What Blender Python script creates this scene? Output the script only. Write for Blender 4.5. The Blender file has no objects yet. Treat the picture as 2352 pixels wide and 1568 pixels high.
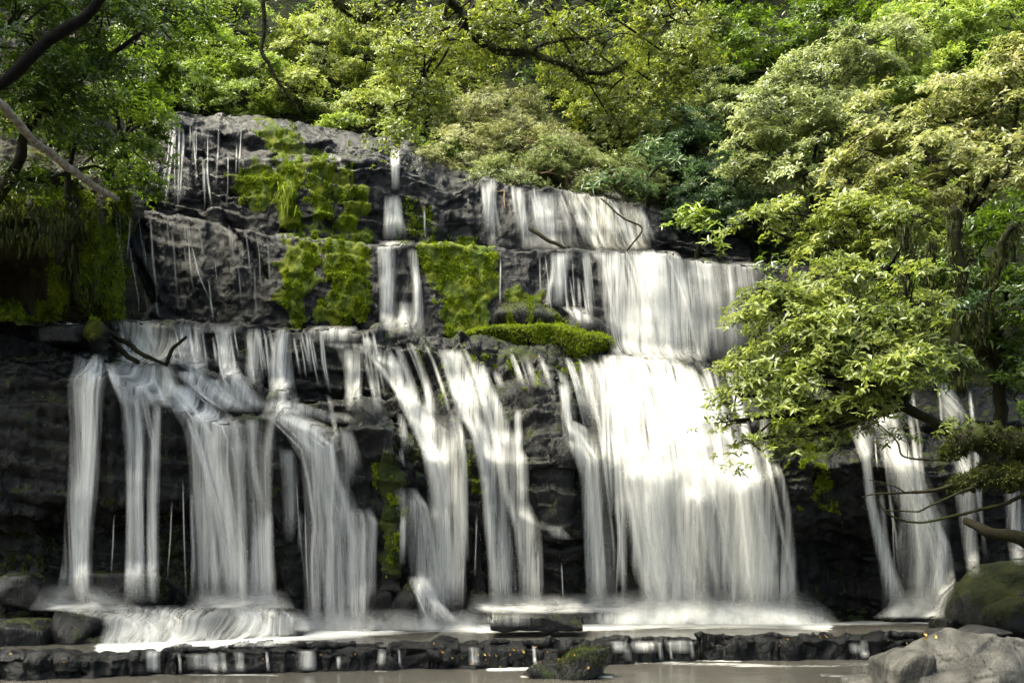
import bpy, math, random
import numpy as np
from mathutils import Vector, Matrix
from mathutils.bvhtree import BVHTree

rng = np.random.default_rng(7)
random.seed(7)
sc = bpy.context.scene
col = sc.collection

# ------------------------------------------------------------------ camera
F, HX, HY, CH = 2308.0, 1176.0, 1158.0, 2.2      # focal length in layout units, horizon, eye height
cam_d = bpy.data.cameras.new('camera')
cam = bpy.data.objects.new('camera', cam_d); col.objects.link(cam)
cam.location = (0, 0, CH); cam.rotation_euler = (math.radians(90), 0, 0)
cam_d.sensor_width = 36; cam_d.lens = 36 * F / 2352; cam_d.shift_y = (HY - 784) / 2352
cam_d.clip_end = 500
sc.camera = cam

# ------------------------------------------------------------------ light
SUN_EL, SUN_AZ = 64.0, -100.0          # azimuth from +Y (into the picture), negative = left
world = bpy.data.worlds.new('World'); sc.world = world; world.use_nodes = True
wn = world.node_tree
sky = wn.nodes.new('ShaderNodeTexSky'); sky.sky_type = 'NISHITA'; sky.sun_disc = False
sky.sun_elevation = math.radians(SUN_EL); sky.sun_rotation = math.radians(SUN_AZ)
sky.air_density = .8; sky.dust_density = 7.0; sky.ozone_density = 0.3
wn.links.new(sky.outputs[0], wn.nodes['Background'].inputs[0])
wn.nodes['Background'].inputs[1].default_value = 0.15
sd = bpy.data.lights.new('sun', 'SUN'); sd.energy = 1.5; sd.angle = math.radians(24.0); sd.color = (1, .98, .945)
sun = bpy.data.objects.new('sun', sd); col.objects.link(sun)
_e, _a = math.radians(SUN_EL), math.radians(SUN_AZ)
sdir = Vector((math.sin(_a) * math.cos(_e), math.cos(_a) * math.cos(_e), math.sin(_e)))   # towards the sun
sun.rotation_euler = (-sdir).to_track_quat('-Z', 'Y').to_euler()
sc.view_settings.view_transform = 'Standard'; sc.view_settings.look = 'None'
sc.view_settings.gamma = 1.0; sc.view_settings.use_curve_mapping = False
sc.view_settings.exposure = 2.15
sc.view_settings.use_white_balance = True; sc.view_settings.white_balance_temperature = 7000; sc.view_settings.white_balance_tint = -2
sc.cycles.use_denoising = True; sc.cycles.use_adaptive_sampling = True; sc.cycles.adaptive_threshold = .025
sc.cycles.max_bounces = 8; sc.cycles.diffuse_bounces = 3; sc.cycles.glossy_bounces = 2
sc.cycles.transmission_bounces = 3; sc.cycles.transparent_max_bounces = 16
sc.cycles.caustics_reflective = False; sc.cycles.caustics_refractive = False
sc.cycles.sample_clamp_indirect = 4.0

# ------------------------------------------------------------------ helpers
def P(px, py, Y):
    return np.stack([(px - HX) / F * Y, Y * np.ones_like(np.asarray(px, float)), CH - (py - HY) / F * Y], -1)
def PV(px, py, Y):
    return Vector(((px - HX) / F * Y, Y, CH - (py - HY) / F * Y))
def proj(v):
    return HX + v[..., 0] / v[..., 1] * F, HY - (v[..., 2] - CH) / v[..., 1] * F

def _hash(i, j, k, s):
    h = (i.astype(np.int64) * 374761393 + j.astype(np.int64) * 668265263 + k.astype(np.int64) * 2147483647 + s * 1274126177) & 0xffffffff
    h = ((h ^ (h >> 13)) * 1274126177) & 0xffffffff
    h = ((h ^ (h >> 16)) * 2246822519) & 0xffffffff
    return ((h ^ (h >> 15)) & 0xffffff) / float(0xffffff)
def vnoise(p, s=0):
    p = np.asarray(p, float); f = np.floor(p); t = p - f; t = t * t * (3 - 2 * t)
    i, j, k = f[..., 0], f[..., 1], f[..., 2]; r = 0
    for a in (0, 1):
        for b in (0, 1):
            for c in (0, 1):
                w = (t[..., 0] if a else 1 - t[..., 0]) * (t[..., 1] if b else 1 - t[..., 1]) * (t[..., 2] if c else 1 - t[..., 2])
                r = r + w * _hash(i + a, j + b, k + c, s)
    return r * 2 - 1
def fbm(p, o=4, s=0, g=.5):
    p = np.asarray(p, float); r = 0; a = 1; n = 0
    for q in range(o):
        r = r + a * vnoise(p * (2.03 ** q) + 17.1 * q, s + q); n += a; a *= g
    return r / n
def cells(p, s=0):
    """piecewise random value per voronoi cell, and distance to the cell border"""
    p = np.asarray(p, float); f = np.floor(p)
    d1 = np.full(p.shape[:-1], 9.); d2 = d1.copy(); v = np.zeros(p.shape[:-1])
    for a in (-1, 0, 1):
        for b in (-1, 0, 1):
            for c in (-1, 0, 1):
                i, j, k = f[..., 0] + a, f[..., 1] + b, f[..., 2] + c
                q = np.stack([i + _hash(i, j, k, s), j + _hash(i, j, k, s + 1), k + _hash(i, j, k, s + 2)], -1)
                d = np.sqrt(((q - p) ** 2).sum(-1)); val = _hash(i, j, k, s + 3)
                m = d < d1
                d2 = np.where(m, d1, np.minimum(d2, d)); v = np.where(m, val, v); d1 = np.minimum(d1, d)
    return v * 2 - 1, d2 - d1

def mesh_from(name, verts, faces, mat, parent=None, attrs=None, uv=None, smooth=True):
    me = bpy.data.meshes.new(name)
    verts = np.asarray(verts, np.float32).reshape(-1, 3); faces = np.asarray(faces, np.int32)
    nf, k = faces.shape
    me.vertices.add(len(verts)); me.vertices.foreach_set('co', verts.ravel())
    me.loops.add(nf * k); me.loops.foreach_set('vertex_index', faces.ravel())
    me.polygons.add(nf); me.polygons.foreach_set('loop_start', np.arange(0, nf * k, k, dtype=np.int32))
    me.polygons.foreach_set('loop_total', np.full(nf, k, np.int32))
    if smooth: me.polygons.foreach_set('use_smooth', np.ones(nf, bool))
    me.update(calc_edges=True)
    for an, av in (attrs or {}).items():
        at = me.attributes.new(an, 'FLOAT', 'POINT'); at.data.foreach_set('value', np.asarray(av, np.float32).ravel())
    if uv is not None:
        u = me.uv_layers.new(name='flow'); u.data.foreach_set('uv', np.asarray(uv, np.float32)[faces.ravel()].ravel())
    me.materials.append(mat)
    o = bpy.data.objects.new(name, me); col.objects.link(o); o.parent = parent
    return o
def tag(o, label=None, cat=None, group=None, kind=None):
    if label: o['label'] = label
    if cat: o['category'] = cat
    if group: o['group'] = group
    if kind: o['kind'] = kind
    return o
def empty(name, loc, label, cat, group=None, kind=None):
    o = bpy.data.objects.new(name, None); col.objects.link(o); o.location = loc; o.empty_display_size = .2
    return tag(o, label, cat, group, kind)
def adopt(child, root):
    child.parent = root; child.matrix_parent_inverse = Matrix.Translation(-Vector(root.location))
    return child
def gridfaces(nr, nc):
    a = (np.arange(nr - 1)[:, None] * nc + np.arange(nc - 1)[None, :]).ravel()
    return np.stack([a, a + 1, a + nc + 1, a + nc], -1)
def inpoly(x, y, poly):
    r = np.zeros(x.shape, bool); n = len(poly)
    for i in range(n):
        (x1, y1), (x2, y2) = poly[i], poly[(i + 1) % n]
        if y1 == y2: continue
        c = ((y1 > y) != (y2 > y)) & (x < (x2 - x1) * (y - y1) / (y2 - y1) + x1)
        r ^= c
    return r
def segdist(x, y, pts):
    d = np.full(x.shape, 1e9)
    for (x1, y1), (x2, y2) in zip(pts[:-1], pts[1:]):
        l = (x2 - x1) ** 2 + (y2 - y1) ** 2
        t = np.clip(((x - x1) * (x2 - x1) + (y - y1) * (y2 - y1)) / l, 0, 1)
        d = np.minimum(d, np.hypot(x - x1 - t * (x2 - x1), y - y1 - t * (y2 - y1)))
    return d

# ------------------------------------------------------------------ materials
class NT:
    def __init__(s, name):
        s.m = bpy.data.materials.new(name); s.m.use_nodes = True; s.t = s.m.node_tree
        s.t.nodes.clear(); s.out = s.t.nodes.new('ShaderNodeOutputMaterial')
    def n(s, typ, **kw):
        o = s.t.nodes.new('ShaderNode' + typ)
        for k, v in kw.items(): setattr(o, k, v)
        return o
    def l(s, a, b): s.t.links.new(a, b)
    def put(s, sock, v):
        if hasattr(v, 'links') or hasattr(v, 'is_output'): s.l(v, sock)
        else: sock.default_value = v
    def math(s, op, a, b=0.0, c=0.0, clamp=False):
        o = s.n('Math', operation=op, use_clamp=clamp)
        for i, v in enumerate((a, b, c)): s.put(o.inputs[i], v)
        return o.outputs[0]
    def mix(s, f, a, b):
        o = s.n('Mix', data_type='RGBA'); s.put(o.inputs[0], f)
        for i, v in ((6, a), (7, b)): s.put(o.inputs[i], v if not isinstance(v, tuple) else v + (1,) * (4 - len(v)))
        return o.outputs[2]
    def ramp(s, f, a, b):
        o = s.n('MapRange', interpolation_type='SMOOTHSTEP'); s.put(o.inputs[0], f); s.put(o.inputs[1], a); s.put(o.inputs[2], b)
        return o.outputs[0]
    def noise(s, vec, scale, det=4, rough=.55, dist=0.):
        o = s.n('TexNoise'); s.l(vec, o.inputs['Vector']); o.inputs['Scale'].default_value = scale
        o.inputs['Detail'].default_value = det; o.inputs['Roughness'].default_value = rough; o.inputs['Distortion'].default_value = dist
        return o.outputs[0]
    def pos(s, sx=1, sy=1, sz=1):
        g = s.n('NewGeometry'); m = s.n('Mapping'); s.l(g.outputs['Position'], m.inputs[0]); m.inputs['Scale'].default_value = (sx, sy, sz)
        return m.outputs[0]
    def attr(s, name):
        return s.n('Attribute', attribute_name=name).outputs['Fac']
    def bump(s, h, st, dist, nrm=None):
        b = s.n('Bump'); b.inputs['Strength'].default_value = st; b.inputs['Distance'].default_value = dist; s.l(h, b.inputs['Height'])
        if nrm is not None: s.l(nrm, b.inputs['Normal'])
        return b.outputs[0]
    def bsdf(s, **kw):
        b = s.n('BsdfPrincipled')
        for k, v in kw.items():
            if isinstance(v, tuple) and len(v) == 3: v = v + (1,)
            s.put(b.inputs[k.replace('_', ' ')], v)
        return b.outputs[0]
    def done(s, sh): s.l(sh, s.out.inputs[0]); return s.m

def rock_mat(name, dark=(.0025, .0028, .0030), light=(.0095, .0096, .0098), wet=1.0, mossy=.0, green=(.085, .125, .008), spec=.16, rr=(.03, .24)):
    m = NT(name)
    v = m.pos(); vs = m.pos(1, 1, .30)
    big = m.noise(v, .7, 3); mid = m.noise(vs, 4.2, 5, .62); fine = m.noise(vs, 17, 4, .68); grit = m.noise(v, 52, 3, .65)
    c = m.mix(m.ramp(mid, .35, .72), dark, light)
    c = m.mix(m.ramp(big, .5, .75), c, tuple(x * .8 for x in light))
    g = m.n('NewGeometry'); sx = m.n('SeparateXYZ'); m.l(g.outputs['Normal'], sx.inputs[0])
    ms = m.attr('moss')
    nm = m.noise(v, 3.1, 5, .65)
    auto = m.math('MULTIPLY', m.ramp(m.math('ADD', nm, m.math('MULTIPLY', sx.outputs[2], .12)), .58, .70), mossy)
    f = m.math('MAXIMUM', m.ramp(m.math('ADD', ms, m.math('MULTIPLY', m.math('SUBTRACT', m.noise(v, 9, 5, .7), .5), 1.4)), .50, .80), auto)
    mossn = m.noise(v, 22, 4, .7)
    mc = m.mix(m.ramp(mossn, .35, .7), tuple(x * .35 for x in green), green)
    mc = m.mix(m.ramp(m.noise(v, 2.3, 3), .45, .7), mc, (green[0] * 1.5, green[1] * 1.15, green[2]))
    c = m.mix(f, c, mc)
    rough = m.math('ADD', m.math('MULTIPLY', m.noise(v, 11, 3), rr[1]), rr[0] if wet > .5 else .5)
    rough = m.math('MAXIMUM', rough, m.math('MULTIPLY', f, .85))
    b = m.bump(mid, .5, .07); b = m.bump(fine, .9, .05, b); b = m.bump(grit, .8, .018, b); b = m.bump(mossn, .5, .02, b)
    return m.done(m.bsdf(Base_Color=c, Roughness=rough, Normal=b, Specular_IOR_Level=spec if wet > .5 else .15))

def leaf_mat(name, dark, mid, light, gloss=.35, trans=.35, warm=None):
    m = NT(name); t = m.attr('tint'); v = m.pos()
    c = m.mix(m.ramp(t, .05, .55), dark, mid); c = m.mix(m.ramp(t, .55, .98), c, light)
    if warm: c = m.mix(m.math('MULTIPLY', m.ramp(m.noise(v, 1.1, 3), .54, .72), .4), c, warm)
    br = m.mix(m.noise(v, 60, 2), (.75, .75, .75), (1.2, 1.2, 1.2))
    mm = m.n('Mix', data_type='RGBA', blend_type='MULTIPLY'); mm.inputs[0].default_value = 1; m.l(c, mm.inputs[6]); m.l(br, mm.inputs[7]); c = mm.outputs[2]
    p = m.bsdf(Base_Color=c, Roughness=gloss, Specular_IOR_Level=.5)
    tr = m.n('BsdfTranslucent'); sat = m.n('HueSaturation'); sat.inputs['Saturation'].default_value = 1.1; sat.inputs['Value'].default_value = 1.7
    sat.inputs['Hue'].default_value = .49
    m.l(c, sat.inputs['Color']); m.l(sat.outputs[0], tr.inputs[0])
    x = m.n('MixShader'); x.inputs[0].default_value = trans; m.l(p, x.inputs[1]); m.l(tr.outputs[0], x.inputs[2])
    return m.done(x.outputs[0])

def bark_mat(name, a, b, moss=0.):
    m = NT(name); v = m.pos(1, 1, 1); n1 = m.noise(v, 14, 5, .65); n2 = m.noise(v, 60, 3)
    c = m.mix(m.ramp(n1, .35, .7), a, b)
    if moss: c = m.mix(m.math('MULTIPLY', m.ramp(m.noise(v, 6, 4, .65), .40, .58), moss), c, (.020, .026, .004))
    return m.done(m.bsdf(Base_Color=c, Roughness=.85, Specular_IOR_Level=.12, Normal=m.bump(n2, .7, .01, m.bump(n1, .7, .03))))

def water_mat(name, colr, soft=.19, us=7.0, vs=.30, lo=.06):
    m = NT(name)
    uv = m.n('UVMap', uv_map='flow'); mp = m.n('Mapping'); m.l(uv.outputs[0], mp.inputs[0]); mp.inputs['Scale'].default_value = (us, vs, 1)
    a = m.noise(mp.outputs[0], 1.0, 4, .62, .25)
    mp2 = m.n('Mapping'); m.l(uv.outputs[0], mp2.inputs[0]); mp2.inputs['Scale'].default_value = (us * 4.2, vs * 1.1, 1)
    b = m.noise(mp2.outputs[0], 1.0, 3, .6)
    st = m.math('ADD', m.math('MULTIPLY', a, .78), m.math('MULTIPLY', b, .22))
    d = m.attr('dens')
    k = m.ramp(st, .5 - soft, .5 + soft)
    al = m.math('MULTIPLY', d, m.math('ADD', lo, m.math('MULTIPLY', k, 1.22)), clamp=True)
    al = m.math('MULTIPLY', al, .97)
    df = m.n('BsdfDiffuse'); df.inputs[0].default_value = colr + (1,)
    tr = m.n('BsdfTranslucent'); tr.inputs[0].default_value = colr + (1,)
    x = m.n('MixShader'); x.inputs[0].default_value = .45; m.l(df.outputs[0], x.inputs[1]); m.l(tr.outputs[0], x.inputs[2])
    tp = m.n('BsdfTransparent'); y = m.n('MixShader'); m.l(al, y.inputs[0]); m.l(tp.outputs[0], y.inputs[1]); m.l(x.outputs[0], y.inputs[2])
    return m.done(y.outputs[0])

def pool_mat(name):
    m = NT(name); v = m.pos(.55, 2.2, 1); f = m.attr('foam')
    n = m.noise(v, 2.2, 5, .6, .4); n2 = m.noise(m.pos(1.2, 3.6, 1), 7, 4, .6)
    c = m.mix(n, (.048, .045, .038), (.09, .085, .074))
    st = m.math('ADD', m.math('MULTIPLY', n, .6), m.math('MULTIPLY', n2, .4))
    k = m.math('MULTIPLY', m.ramp(m.math('ADD', f, m.math('MULTIPLY', m.math('SUBTRACT', st, .5), 1.5)), .30, 1.05), m.ramp(f, .03, .35))
    c = m.mix(k, c, (.82, .82, .80))
    r = m.math('ADD', .16, m.math('MULTIPLY', k, .6))
    return m.done(m.bsdf(Base_Color=c, Roughness=r, Normal=m.bump(n2, .12, .02, m.bump(n, .2, .05)), Specular_IOR_Level=.5))

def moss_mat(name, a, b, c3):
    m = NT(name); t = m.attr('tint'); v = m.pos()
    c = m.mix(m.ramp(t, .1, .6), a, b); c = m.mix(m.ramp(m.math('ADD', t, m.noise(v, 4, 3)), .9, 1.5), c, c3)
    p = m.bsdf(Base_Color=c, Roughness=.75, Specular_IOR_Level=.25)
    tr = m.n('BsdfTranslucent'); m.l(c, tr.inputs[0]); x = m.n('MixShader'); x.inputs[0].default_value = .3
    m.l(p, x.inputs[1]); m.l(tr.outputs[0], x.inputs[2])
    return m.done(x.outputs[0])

M_ROCK = rock_mat('wet_basalt', light=(.006, .0061, .0064), mossy=.0, spec=.21, rr=(.02, .12))
M_ROCKLOW = rock_mat('wet_basalt_algae', mossy=.8, green=(.030, .046, .008), spec=.20, rr=(.02, .14))
M_ROCKMOSS = rock_mat('mossy_rock', mossy=1.0, green=(.05, .07, .008))
M_ROCKSHADE = rock_mat('shaded_mossy_rock', mossy=1.0, green=(.014, .020, .004))  # mossy rock with the overhang's shade put into its colour
M_ROCKDRY = rock_mat('grey_dry_rock', dark=(.035, .034, .032), light=(.10, .097, .09), wet=0, green=(.10, .10, .03))
M_BANK = rock_mat('mossy_bank', dark=(.012, .011, .007), light=(.04, .034, .018), wet=0, mossy=1.0, green=(.075, .10, .010))
def soil():
    m = NT('forest_floor'); v = m.pos(); n = m.noise(v, 1.5, 6, .7); n2 = m.noise(v, 12, 4, .7)
    c = m.mix(m.ramp(n, .35, .65), (.005, .008, .003), (.016, .022, .006)); c = m.mix(m.ramp(n2, .45, .7), c, (.014, .012, .007))
    return m.done(m.bsdf(Base_Color=c, Roughness=.9, Specular_IOR_Level=.1, Normal=m.bump(n2, .8, .1)))
M_SOIL = soil()
M_WATER = water_mat('silky_white_water', (.86, .86, .845))
M_CREAM = water_mat('silky_cream_water', (.80, .78, .69))
M_THIN = water_mat('thin_water_threads', (.86, .86, .85), soft=.26, us=11., vs=.3, lo=.3)
M_FOAM = water_mat('soft_foam', (.86, .86, .85), soft=.25, us=1.6, vs=1.6, lo=.3)
M_POOL = pool_mat('pool_water')
M_MOSS = moss_mat('bright_moss', (.075, .11, .005), (.18, .255, .009), (.28, .34, .018))
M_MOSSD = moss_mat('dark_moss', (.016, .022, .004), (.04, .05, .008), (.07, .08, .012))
M_HANG = moss_mat('hanging_moss', (.014, .018, .004), (.035, .045, .008), (.065, .075, .012))
M_BARK = bark_mat('dark_bark', (.006, .005, .0035), (.022, .017, .011), .4)
M_BARKM = bark_mat('mossy_bark', (.004, .0035, .002), (.013, .011, .005), .7)
M_LOG = bark_mat('pale_dead_wood', (.13, .11, .085), (.32, .285, .235))
M_TWIG = bark_mat('brown_twig', (.09, .06, .035), (.20, .15, .09))
L_DARK = leaf_mat('leaf_dark_green', (.026, .048, .008), (.072, .122, .018), (.155, .225, .04), .28, .44)
L_CANOPY = leaf_mat('leaf_canopy_olive', (.04, .058, .010), (.12, .155, .026), (.25, .28, .07), .28, .44)
L_BRIGHT = leaf_mat('leaf_bright_green', (.055, .088, .016), (.155, .225, .042), (.30, .37, .11), .28, .42)
L_YELLOW = leaf_mat('leaf_yellow_green', (.065, .092, .018), (.18, .225, .05), (.32, .36, .13), .28, .42)
L_PALE = leaf_mat('leaf_pale_grey_green', (.065, .09, .03), (.185, .225, .08), (.35, .385, .19), .27, .34)
L_OCHRE = leaf_mat('leaf_ochre_green', (.058, .075, .02), (.175, .20, .058), (.35, .37, .18), .26, .38, (.29, .24, .12))
L_STRAW = leaf_mat('leaf_straw_olive', (.07, .08, .03), (.185, .205, .075), (.34, .35, .17), .36, .3)
L_FERN = leaf_mat('leaf_fern_blue_green', (.018, .04, .016), (.045, .085, .03), (.11, .165, .07), .34, .3)
L_FALLEN = leaf_mat('fallen_yellow_leaf', (.14, .06, .012), (.24, .14, .02), (.34, .25, .06), .45, .2)

# ------------------------------------------------------------------ moss regions (colour of the rock + tufts later)
MOSS = {  # name: (polygon, strength)
 'u1': ([(540,378),(600,372),(625,400),(640,470),(620,505),(585,480),(545,430)], .8),
 'u2': ([(620,362),(690,358),(705,395),(690,450),(700,500),(655,512),(630,505),(640,440),(615,395)], 1.),
 'u3': ([(705,360),(770,362),(785,420),(770,515),(735,520),(725,440)], .8),
 'u4': ([(785,365),(825,370),(835,440),(830,530),(790,530),(790,440)], 1.),
 'u5': ([(590,275),(640,275),(690,300),(680,345),(630,350),(600,320)], .8),
 'u6': ([(640,505),(860,535),(860,556),(730,545),(650,522)], .9),
 'u7': ([(800,310),(880,318),(900,350),(840,350)], .6),
 'u8': ([(930,440),(1000,470),(1020,520),(1000,556),(930,556),(905,500)], .55),
 'm1': ([(650,540),(690,540),(722,565),(715,620),(705,680),(712,740),(645,740),(655,670),(645,600)], 1.),
 'm2': ([(735,535),(800,530),(852,555),(858,620),(845,690),(838,745),(740,742),(745,680),(735,640),(740,590)], 1.2),
 'm3': ([(965,555),(1060,548),(1128,572),(1135,640),(1110,700),(1105,770),(1060,782),(1020,760),(1010,700),(985,650)], 1.),
 'm4': ([(1160,690),(1190,655),(1240,670),(1290,720),(1330,740),(1330,760),(1160,760)], .9),
 'l1': ([(955,785),(1000,800),(1045,870),(1035,925),(1015,900),(985,840)], .8),
 'l2': ([(1060,800),(1090,830),(1120,890),(1108,960),(1085,900)], .7),
 'l3': ([(1110,800),(1200,815),(1255,850),(1235,880),(1180,870),(1130,840)], .75),
 'l4': ([(1230,820),(1330,820),(1340,850),(1280,870)], .6),
 'l5': ([(855,1000),(885,1040),(920,1120),(925,1220),(905,1330),(880,1250),(890,1150),(868,1070)], .9),
 'l6': ([(900,990),(960,1030),(1000,1060),(1005,1110),(940,1070)], .45),
 'l7': ([(1070,1000),(1100,1050),(1105,1180),(1085,1180),(1085,1080)], .7),
 'l8': ([(240,1170),(420,1160),(440,1390),(240,1390),(330,1300)], .55),
 'l9': ([(0,1230),(130,1220),(130,1320),(0,1330)], .5),
 'r1': ([(1760,940),(1830,900),(1940,930),(1950,1010),(1900,1060),(1800,1060),(1750,1020)], .8),
 'r2': ([(1840,1060),(1910,1080),(1930,1180),(1870,1180)], .6),
}
RIDGES = [  # polyline in layout units, width, height towards the viewer
 ([(825,955),(870,1010),(912,1120),(925,1200),(905,1330),(930,1430)], 26, .42),
 ([(930,780),(1010,850),(1040,940)], 22, .22),
 ([(1040,985),(1085,1060),(1100,1180),(1100,1360)], 26, .38),
 ([(1055,800),(1110,900),(1112,980)], 18, .22),
 ([(1215,930),(1280,1040),(1290,1240),(1280,1390)], 62, .36),
 ([(1100,800),(1240,850),(1300,950)], 40, .25),
 ([(640,985),(652,1200),(685,1440)], 24, .28),
 ([(1330,1000),(1330,1390)], 20, -.15), ([(960,880),(1020,1060),(1040,1390)], 40, -.25),
 ([(1125,980),(1140,1200)], 25, -.15), ([(1185,930),(1190,1180)], 22, -.12),
 ([(1600,1150),(1620,1390)], 30, .15),
 ([(255,900),(262,1200)], 22, .18), ([(860,780),(900,850),(950,950)], 26, .2),
]

# ------------------------------------------------------------------ lofted rock sheets
BV = []     # (verts, faces) of everything that can carry water, moss or leaves
def rowcurve(t, knots, j):
    k = sorted(knots); return np.interp(t, [a[0] for a in k], [a[j] for a in k])
def loft(name, x0, x1, rows, mat, step=4.5, rag=(6, .14), blocks=.10, rough=.08, seed=0, mossbump=.04, label=None, cell=(.55, .55, 2.9), terr=0., pit=0.):
    t = np.arange(x0, x1 + step, step); R = []
    for ri, r in enumerate(rows):
        w = np.stack([t * .02, np.full_like(t, ri * 7.3), np.zeros_like(t)], -1)
        if r[0] == 'flat':      # go back (or forward) to depth Y at a given rise
            Y = rowcurve(t, r[1], 1) + .10 * fbm(w * 1.3, 3, seed + ri + 50); z = R[-1][:, 2] + rowcurve(t, r[1], 2)
            R.append(np.stack([(t - HX) / F * Y, Y, z], -1))
        else:
            py = rowcurve(t, r[1], 1) + rag[0] * fbm(w * 1.7, 4, seed + ri); Y = rowcurve(t, r[1], 2) + rag[1] * fbm(w * 1.1, 3, seed + ri + 90)
            R.append(P(t, py, Y))
    V = [R[0][None]]
    for a, b in zip(R[:-1], R[1:]):
        n = max(2, int(np.ceil(np.percentile(np.linalg.norm(b - a, axis=-1), 80) / .042)))
        n = min(n, 150)
        s = (np.arange(1, n + 1) / n)[:, None, None]
        V.append(a[None] * (1 - s) + b[None] * s)
    V = np.concatenate(V, 0); nr, nc = V.shape[:2]
    # soften the lips a little along the profile
    for _ in range(2): V[1:-1] = .25 * V[:-2] + .5 * V[1:-1] + .25 * V[2:]
    N = np.cross(np.gradient(V, axis=1), np.gradient(V, axis=0)); N /= np.linalg.norm(N, axis=-1, keepdims=True) + 1e-9
    if N[..., 1].mean() > 0: N = -N
    px, py = proj(V)
    cv, cd = cells(V * np.array(cell) + .35 * fbm(V * 1.3, 2, seed + 5)[..., None], seed)
    cv2, cd2 = cells(V * np.array([3.1, 3.1, 4.6]) + .3 * fbm(V * 3, 2, seed + 6)[..., None], seed + 30)
    d = blocks * cv + blocks * .25 * cv2 
    d = d + rough * fbm(V * np.array([1.6, 1.6, .8]), 4, seed + 8) + .045 * fbm(V * np.array([8, 8, 3.]), 4, seed + 9, .6) + pit * (np.abs(fbm(V * np.array([5, 5, 3.5]), 4, seed + 19, .6)) - .15)
    if terr:
        zz = V[..., 2] * 2.3 + .9 * fbm(V * np.array([.7, .7, .5]), 3, seed + 12) + V[..., 0] * .45; fr = zz - np.floor(zz)
        saw = np.where(fr < .86, fr / .86, (1 - fr) / .14) - .5
        am = np.clip(.6 + 1.3 * fbm(V * .55, 2, seed + 14), .05, 1.3)
        if name == 'lower_cliff': am = am * (1 + 1.1 * np.exp(-(((px - 640) / 230) ** 2 + ((py - 860) / 90) ** 2)) + .7 * np.exp(-(((px - 1130) / 220) ** 2 + ((py - 960) / 150) ** 2)))
        d = d + terr * saw * am
    for pts, wd, hh in RIDGES:
        if name != 'lower_cliff': break
        q = segdist(px + 10 * fbm(V * 2, 2, 77), py, pts); d = d + hh * np.exp(-(q / wd) ** 2)
    if name in ('middle_cliff', 'upper_cliff'):
        for pts, wd, hh in [([(520,510),(585,590),(610,640)], 8, -.10), ([(260,500),(330,600),(370,690)], 9, .06), ([(430,300),(445,400),(470,480)], 9, -.18), ([(500,320),(560,335),(640,315)], 12, -.22)]:
            q = segdist(px + 8 * fbm(V * 2, 2, 78), py, pts); d = d + hh * np.exp(-(q / wd) ** 2)
    mo = np.zeros(px.shape); wx = 62 * fbm(V * 2.6, 4, 31); wy = 50 * fbm(V * 2.6, 4, 32)
    for k, (poly, s) in MOSS.items():
        mo = np.maximum(mo, inpoly(px + wx, py + wy, poly) * min(s, 1))
    for _ in range(2):
        mo[1:-1] = .25 * mo[:-2] + .5 * mo[1:-1] + .25 * mo[2:]; mo[:, 1:-1] = .25 * mo[:, :-2] + .5 * mo[:, 1:-1] + .25 * mo[:, 2:]
    d = d + mossbump * mo * (1 + .8 * fbm(V * 7, 3, 41))
    V = V + N * d[..., None]
    f = gridfaces(nr, nc)
    o = mesh_from(name, V.reshape(-1, 3), f, mat, attrs={'moss': mo})
    BV.append((V.reshape(-1, 3), f)); tag(o, label, kind='structure')
    return o

def K(*a): return list(a)
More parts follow.
